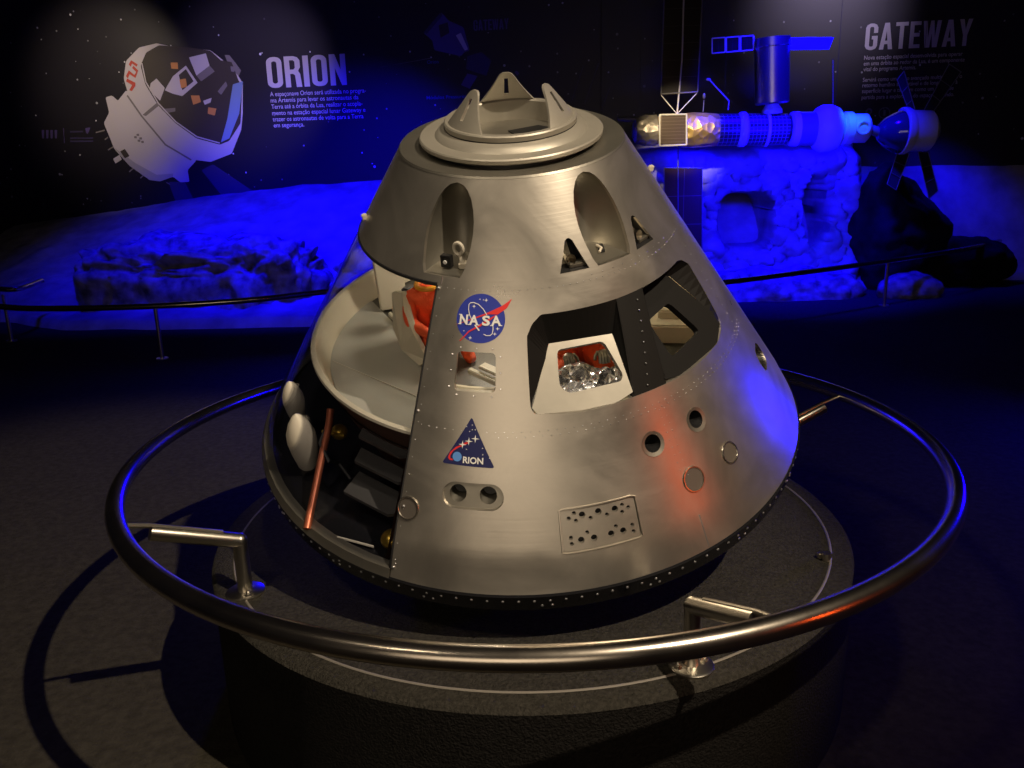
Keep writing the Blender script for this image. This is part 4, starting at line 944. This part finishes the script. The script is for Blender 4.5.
c = sv(S(858, 128))+Vector((0, -14*px, 0)); b = MB(); b.tube([c+Vector((6*px*math.cos(rad(a)), -.01, 6*px*math.sin(rad(a)))) for a in range(0, 360, 20)], 1.3*px, 8, closed=True); b.out('docking_port', M['modelwhite'], hub)
# square ribbed panel with white frame in front of the gold module
def flat(name, corners, m, parent, th=.02, d=0, fr=None, fw_=.012):
    P = [sv(S(x, y, d)) for x, y in corners]; b = MB(); b.prism(P, (0, 0, 0), (0, th, 0)); o = b.out(name, m, parent, smooth=False)
    if fr:
        b = MB(); n = len(P)
        for i in range(n): b.tube([P[i]+Vector((0, -.004, 0)), P[(i+1) % n]+Vector((0, -.004, 0))], fw_, 6)
        b.out('frame', fr, o)
    return o
flat('ribbed_panel', [(655, 146), (681, 145), (681, 115.5), (655, 116)], M['panelbrown'], st, .03, -.36, M['modelwhite'], .011)
sp = flat('solar_panel', [(661, 94), (697.5, 92), (703.5, -26), (665, -26)], M['solar'], st, .012, 0, M['modelgrey'], .009)
b = MB(); b.tube([sv(S(677, 115)), sv(S(682, 60)), sv(S(684.5, -26))], .010, 8); b.out('mast', M['modelwhite'], sp)
b = MB(); b.tube([sv(S(677, 114)), sv(S(661, 95))], .006, 6); b.tube([sv(S(677, 114)), sv(S(697, 93))], .006, 6); b.out('strut', M['modelwhite'], sp)
sp = flat('solar_panel', [(664, 252), (702, 252), (702, 168), (664, 168)], M['solarred'], st, .012, 0, M['modelgrey'], .007)
b = MB(); b.tube([sv(S(678, 145)), sv(S(678, 252))], .008, 8); b.out('mast', M['modelgrey'], sp)
cyl = empty = None
def vdrum(name, x, y0, y1, r, m, parent=st, prof=None):
    A = sv(S(x, y0)); B = sv(S(x, y1)); b = MB(); prof = prof or [(0, r), (1, r)]
    b.tube([A+(B-A)*t for t, _ in prof], [q*px for _, q in prof], 32); return b.out(name, m, parent, ang=30)
lm = vdrum('cargo_cylinder', 772, 104, 38, 16, M['chrome'], prof=[(0, 15.5), (.02, 16.5), (.86, 17), (.87, 17.6), (1, 17.6)])
vdrum('cylinder_foot', 772, 114, 104, 8, M['modelwhite'], lm, prof=[(0, 10), (.4, 10), (1, 6)])
for k in range(3):
    x0 = 712+14.2*k; flat('small_solar_panel', [(x0, 53.5-1.2*k), (x0+13, 52.3-1.2*k), (x0+13, 37.5-.9*k), (x0, 38.5-.9*k)], M['solar'], lm, .012, 0, M['modelwhite'], .009)
b = MB(); b.tube([sv(S(753, 44)), sv(S(757, 44))], .01, 8); b.out('panel_joint', M['modelwhite'], lm)
flat('blue_solar_panel', [(790, 50), (829, 49.5), (834, 37), (791, 37.5)], M['bluepanel'], lm, .012)
b = MB(); b.tube([sv(S(709.5, 80)), sv(S(729, 101)), sv(S(728, 110))], .009, 8); b.ball(sv(S(708.5, 79.5)), .022, 2, (1.4, 1, .8)); b.out('robot_arm', M['modelwhite'], st)
b = MB(); b.ball(sv(S(704, 96)), .035, 2, (.55, .4, 1)); b.tube([sv(S(704, 100)), sv(S(703, 112))], .006, 6); b.out('dish_antenna', M['modelgrey'], st)
b = MB(); b.tube([sv(S(833, 60)), sv(S(833, 106))], .004, 6); b.out('whip_antenna', M['modelgrey'], st)
for x, y in ((835, 106), (724, 113), (640, 116)):
    A = S(x, y); b = MB(); b.tube([sv(A), sv(Vector((A.x, A.y, 4.4)))], .0022, 5); b.out('suspension_wire', M['black'], st)

# docked small spacecraft model
org2 = S(905, 130)
sc = bpy.data.objects.new('spacecraft_model', None); COL.objects.link(sc); sc.location = org2; tag(sc, 'small white spacecraft model with blue dome and four thin wings, right of the station', 'model')
def sv(p): return p-org2
drum('crew_dome', 877, 902, 1, 1, M['domeglass'], sc, 4, prof=[(0, 4), (.06, 8), (.3, 14), (.7, 19.5), (1, 21.5)])
drum('rim_ring', 900, 909, 1, 1, M['modelwhite'], sc, 3, prof=[(0, 22), (.1, 23), (.6, 23), (1, 21)])
drum('service_module', 909, 931, 1, 1, M['modelwhite'], sc, 3, prof=[(0, 20), (.1, 20), (.9, 19.5), (1, 17)])
drum('engine_nozzle', 931, 936, 1, 1, M['modelgrey'], sc, 3, prof=[(0, 6), (1, 10)])
b = MB(); b.tube([sv(S(868, 129)), sv(S(879, 132))], 5*px, 16); b.out('docking_tunnel', M['modelgrey'], sc)
for C4 in ([(916, 114), (911, 117), (897, 80), (904, 71)], [(930.5, 115.5), (924, 110), (949, 64), (961, 72)], [(918, 152), (928, 152), (938, 191), (929, 199)], [(898, 150), (909, 154), (896, 190), (887, 184)]):
    w = flat('solar_wing', C4, M['wingcell'], sc, .01, 0, M['modelgrey'], .005)
    A = [sv(S(*q)) for q in C4]
    b = MB()
    for t in (.33, .66): b.tube([A[0].lerp(A[3], t)+Vector((0, -.006, 0)), A[1].lerp(A[2], t)+Vector((0, -.006, 0))], .004, 6)
    b.tube([A[0].lerp(A[1], .5), (A[0].lerp(A[1], .5)).lerp(sv(S(920, 131)), .4)], .008, 6); b.out('hinge', M['modelgrey'], w)
A = S(918, 118); b = MB(); b.tube([sv(A), sv(Vector((A.x, A.y, 4.4)))], .0022, 5); b.out('suspension_wire', M['black'], sc)

# ------------------------------------------------------------------ light
w = bpy.data.worlds.new('world'); SC.world = w; w.use_nodes = True
w.node_tree.nodes['Background'].inputs[0].default_value = (.5, .45, 1, 1); w.node_tree.nodes['Background'].inputs[1].default_value = .002
WARM = (1, .82, .60)
alight('key_spot', (3.4, -4.0, 5.8), (-.7, 0, -.2), 1900, WARM, .05, 'SPOT', 29, .5)
alight('hull_fill', (-2.4, -3.6, 4.6), (0, -.2, .2), 140, WARM, .25, 'SPOT', 28, .5)  # unseen fill spot, added to brighten the hull from the left
alight('hull_fill', (.4, -2.5, 5.2), (0, .0, .4), 260, WARM, .25, 'SPOT', 24, .6)  # second added fill for the hull, overhead and unseen
g = alight('front_fill', (-1.0, -7.5, 1.6), (0, 0, -.3), 18, (1, .80, .58), 5, sy=2.6); g.data.spread = rad(100)  # invented soft fill behind the camera, for sheen on hull and ring
alight('red_lamp', (3.7, -2.6, .5), (0, 0, 0), 4.5, (1, .10, .012), .05, sy=.9)
c = CAPM @ Vector((-.12, .12, .64)); alight('cabin_lamp', c, c, 7, (1, .87, .66), .05, 'POINT')
BLUE = (.0025, 0, 1)
alight('mural_spot', (-7.0, 8.4, 3.5), W(-6.9, 2.2), 260, (1, .8, .6), .1, 'SPOT', 56, 1)
alight('wall_wash', (-3.5, 5.0, 4.2), W(-4.4, 2.2), 1000, (.7, .55, 1), .1, 'SPOT', 28, 1)
alight('wall_wash', (4.6, 6.0, 4.2), W(4.5, 2.8), 420, (.75, .62, 1), .1, 'SPOT', 36, 1)
alight('blue_flood', (-2.4, 6.6, 3.6), (-2.9, 9.2, 0), 4000, BLUE, .15, 'SPOT', 80, .9)
alight('blue_flood', (-5.6, 7.0, 2.8), (-5.2, 8.9, -.6), 450, BLUE, .15, 'SPOT', 80, .9)
alight('blue_flood', (3.2, 6.2, .9), (3.2, 8.8, -.1), 900, BLUE, .15, 'SPOT', 84, .8)
alight('blue_flood', (3.4, 6.4, 3.8), (3.4, 8.8, -.8), 2500, BLUE, .15, 'SPOT', 60, .8)
alight('blue_flood', (6.0, 8.8, 1.2), (5.8, 9.3, -.8), 130, BLUE, .15, 'SPOT', 120, .8)
alight('blue_edge_fill', (4.6, 2.2, .0), (0, 0, 0), 45, BLUE, .3)  # added fill, stands in for the diorama's blue reflected on hull edge
alight('blue_edge_fill', (-1.6, 5.4, .4), (-1, 0, -.2), 50, BLUE, .4)  # added fill for the reflected blue on the rail
alight('model_spot', (1.2, 4.0, 2.6), S(680, 128), 900, (1, .78, .45), .05, 'SPOT', 15, .8)
alight('hub_lamp', S(848, 96, -.5), S(850, 128), 14, (.01, .16, 1), .05, 'SPOT', 60, .6)


vs_ = SC.view_settings; vs_.view_transform = 'Standard'; vs_.look = 'None'; vs_.gamma = 1; vs_.exposure = 0; vs_.use_curve_mapping = False
SC.cycles.max_bounces = 10; SC.cycles.transparent_max_bounces = 24; SC.cycles.use_denoising = True; SC.cycles.sample_clamp_indirect = 4
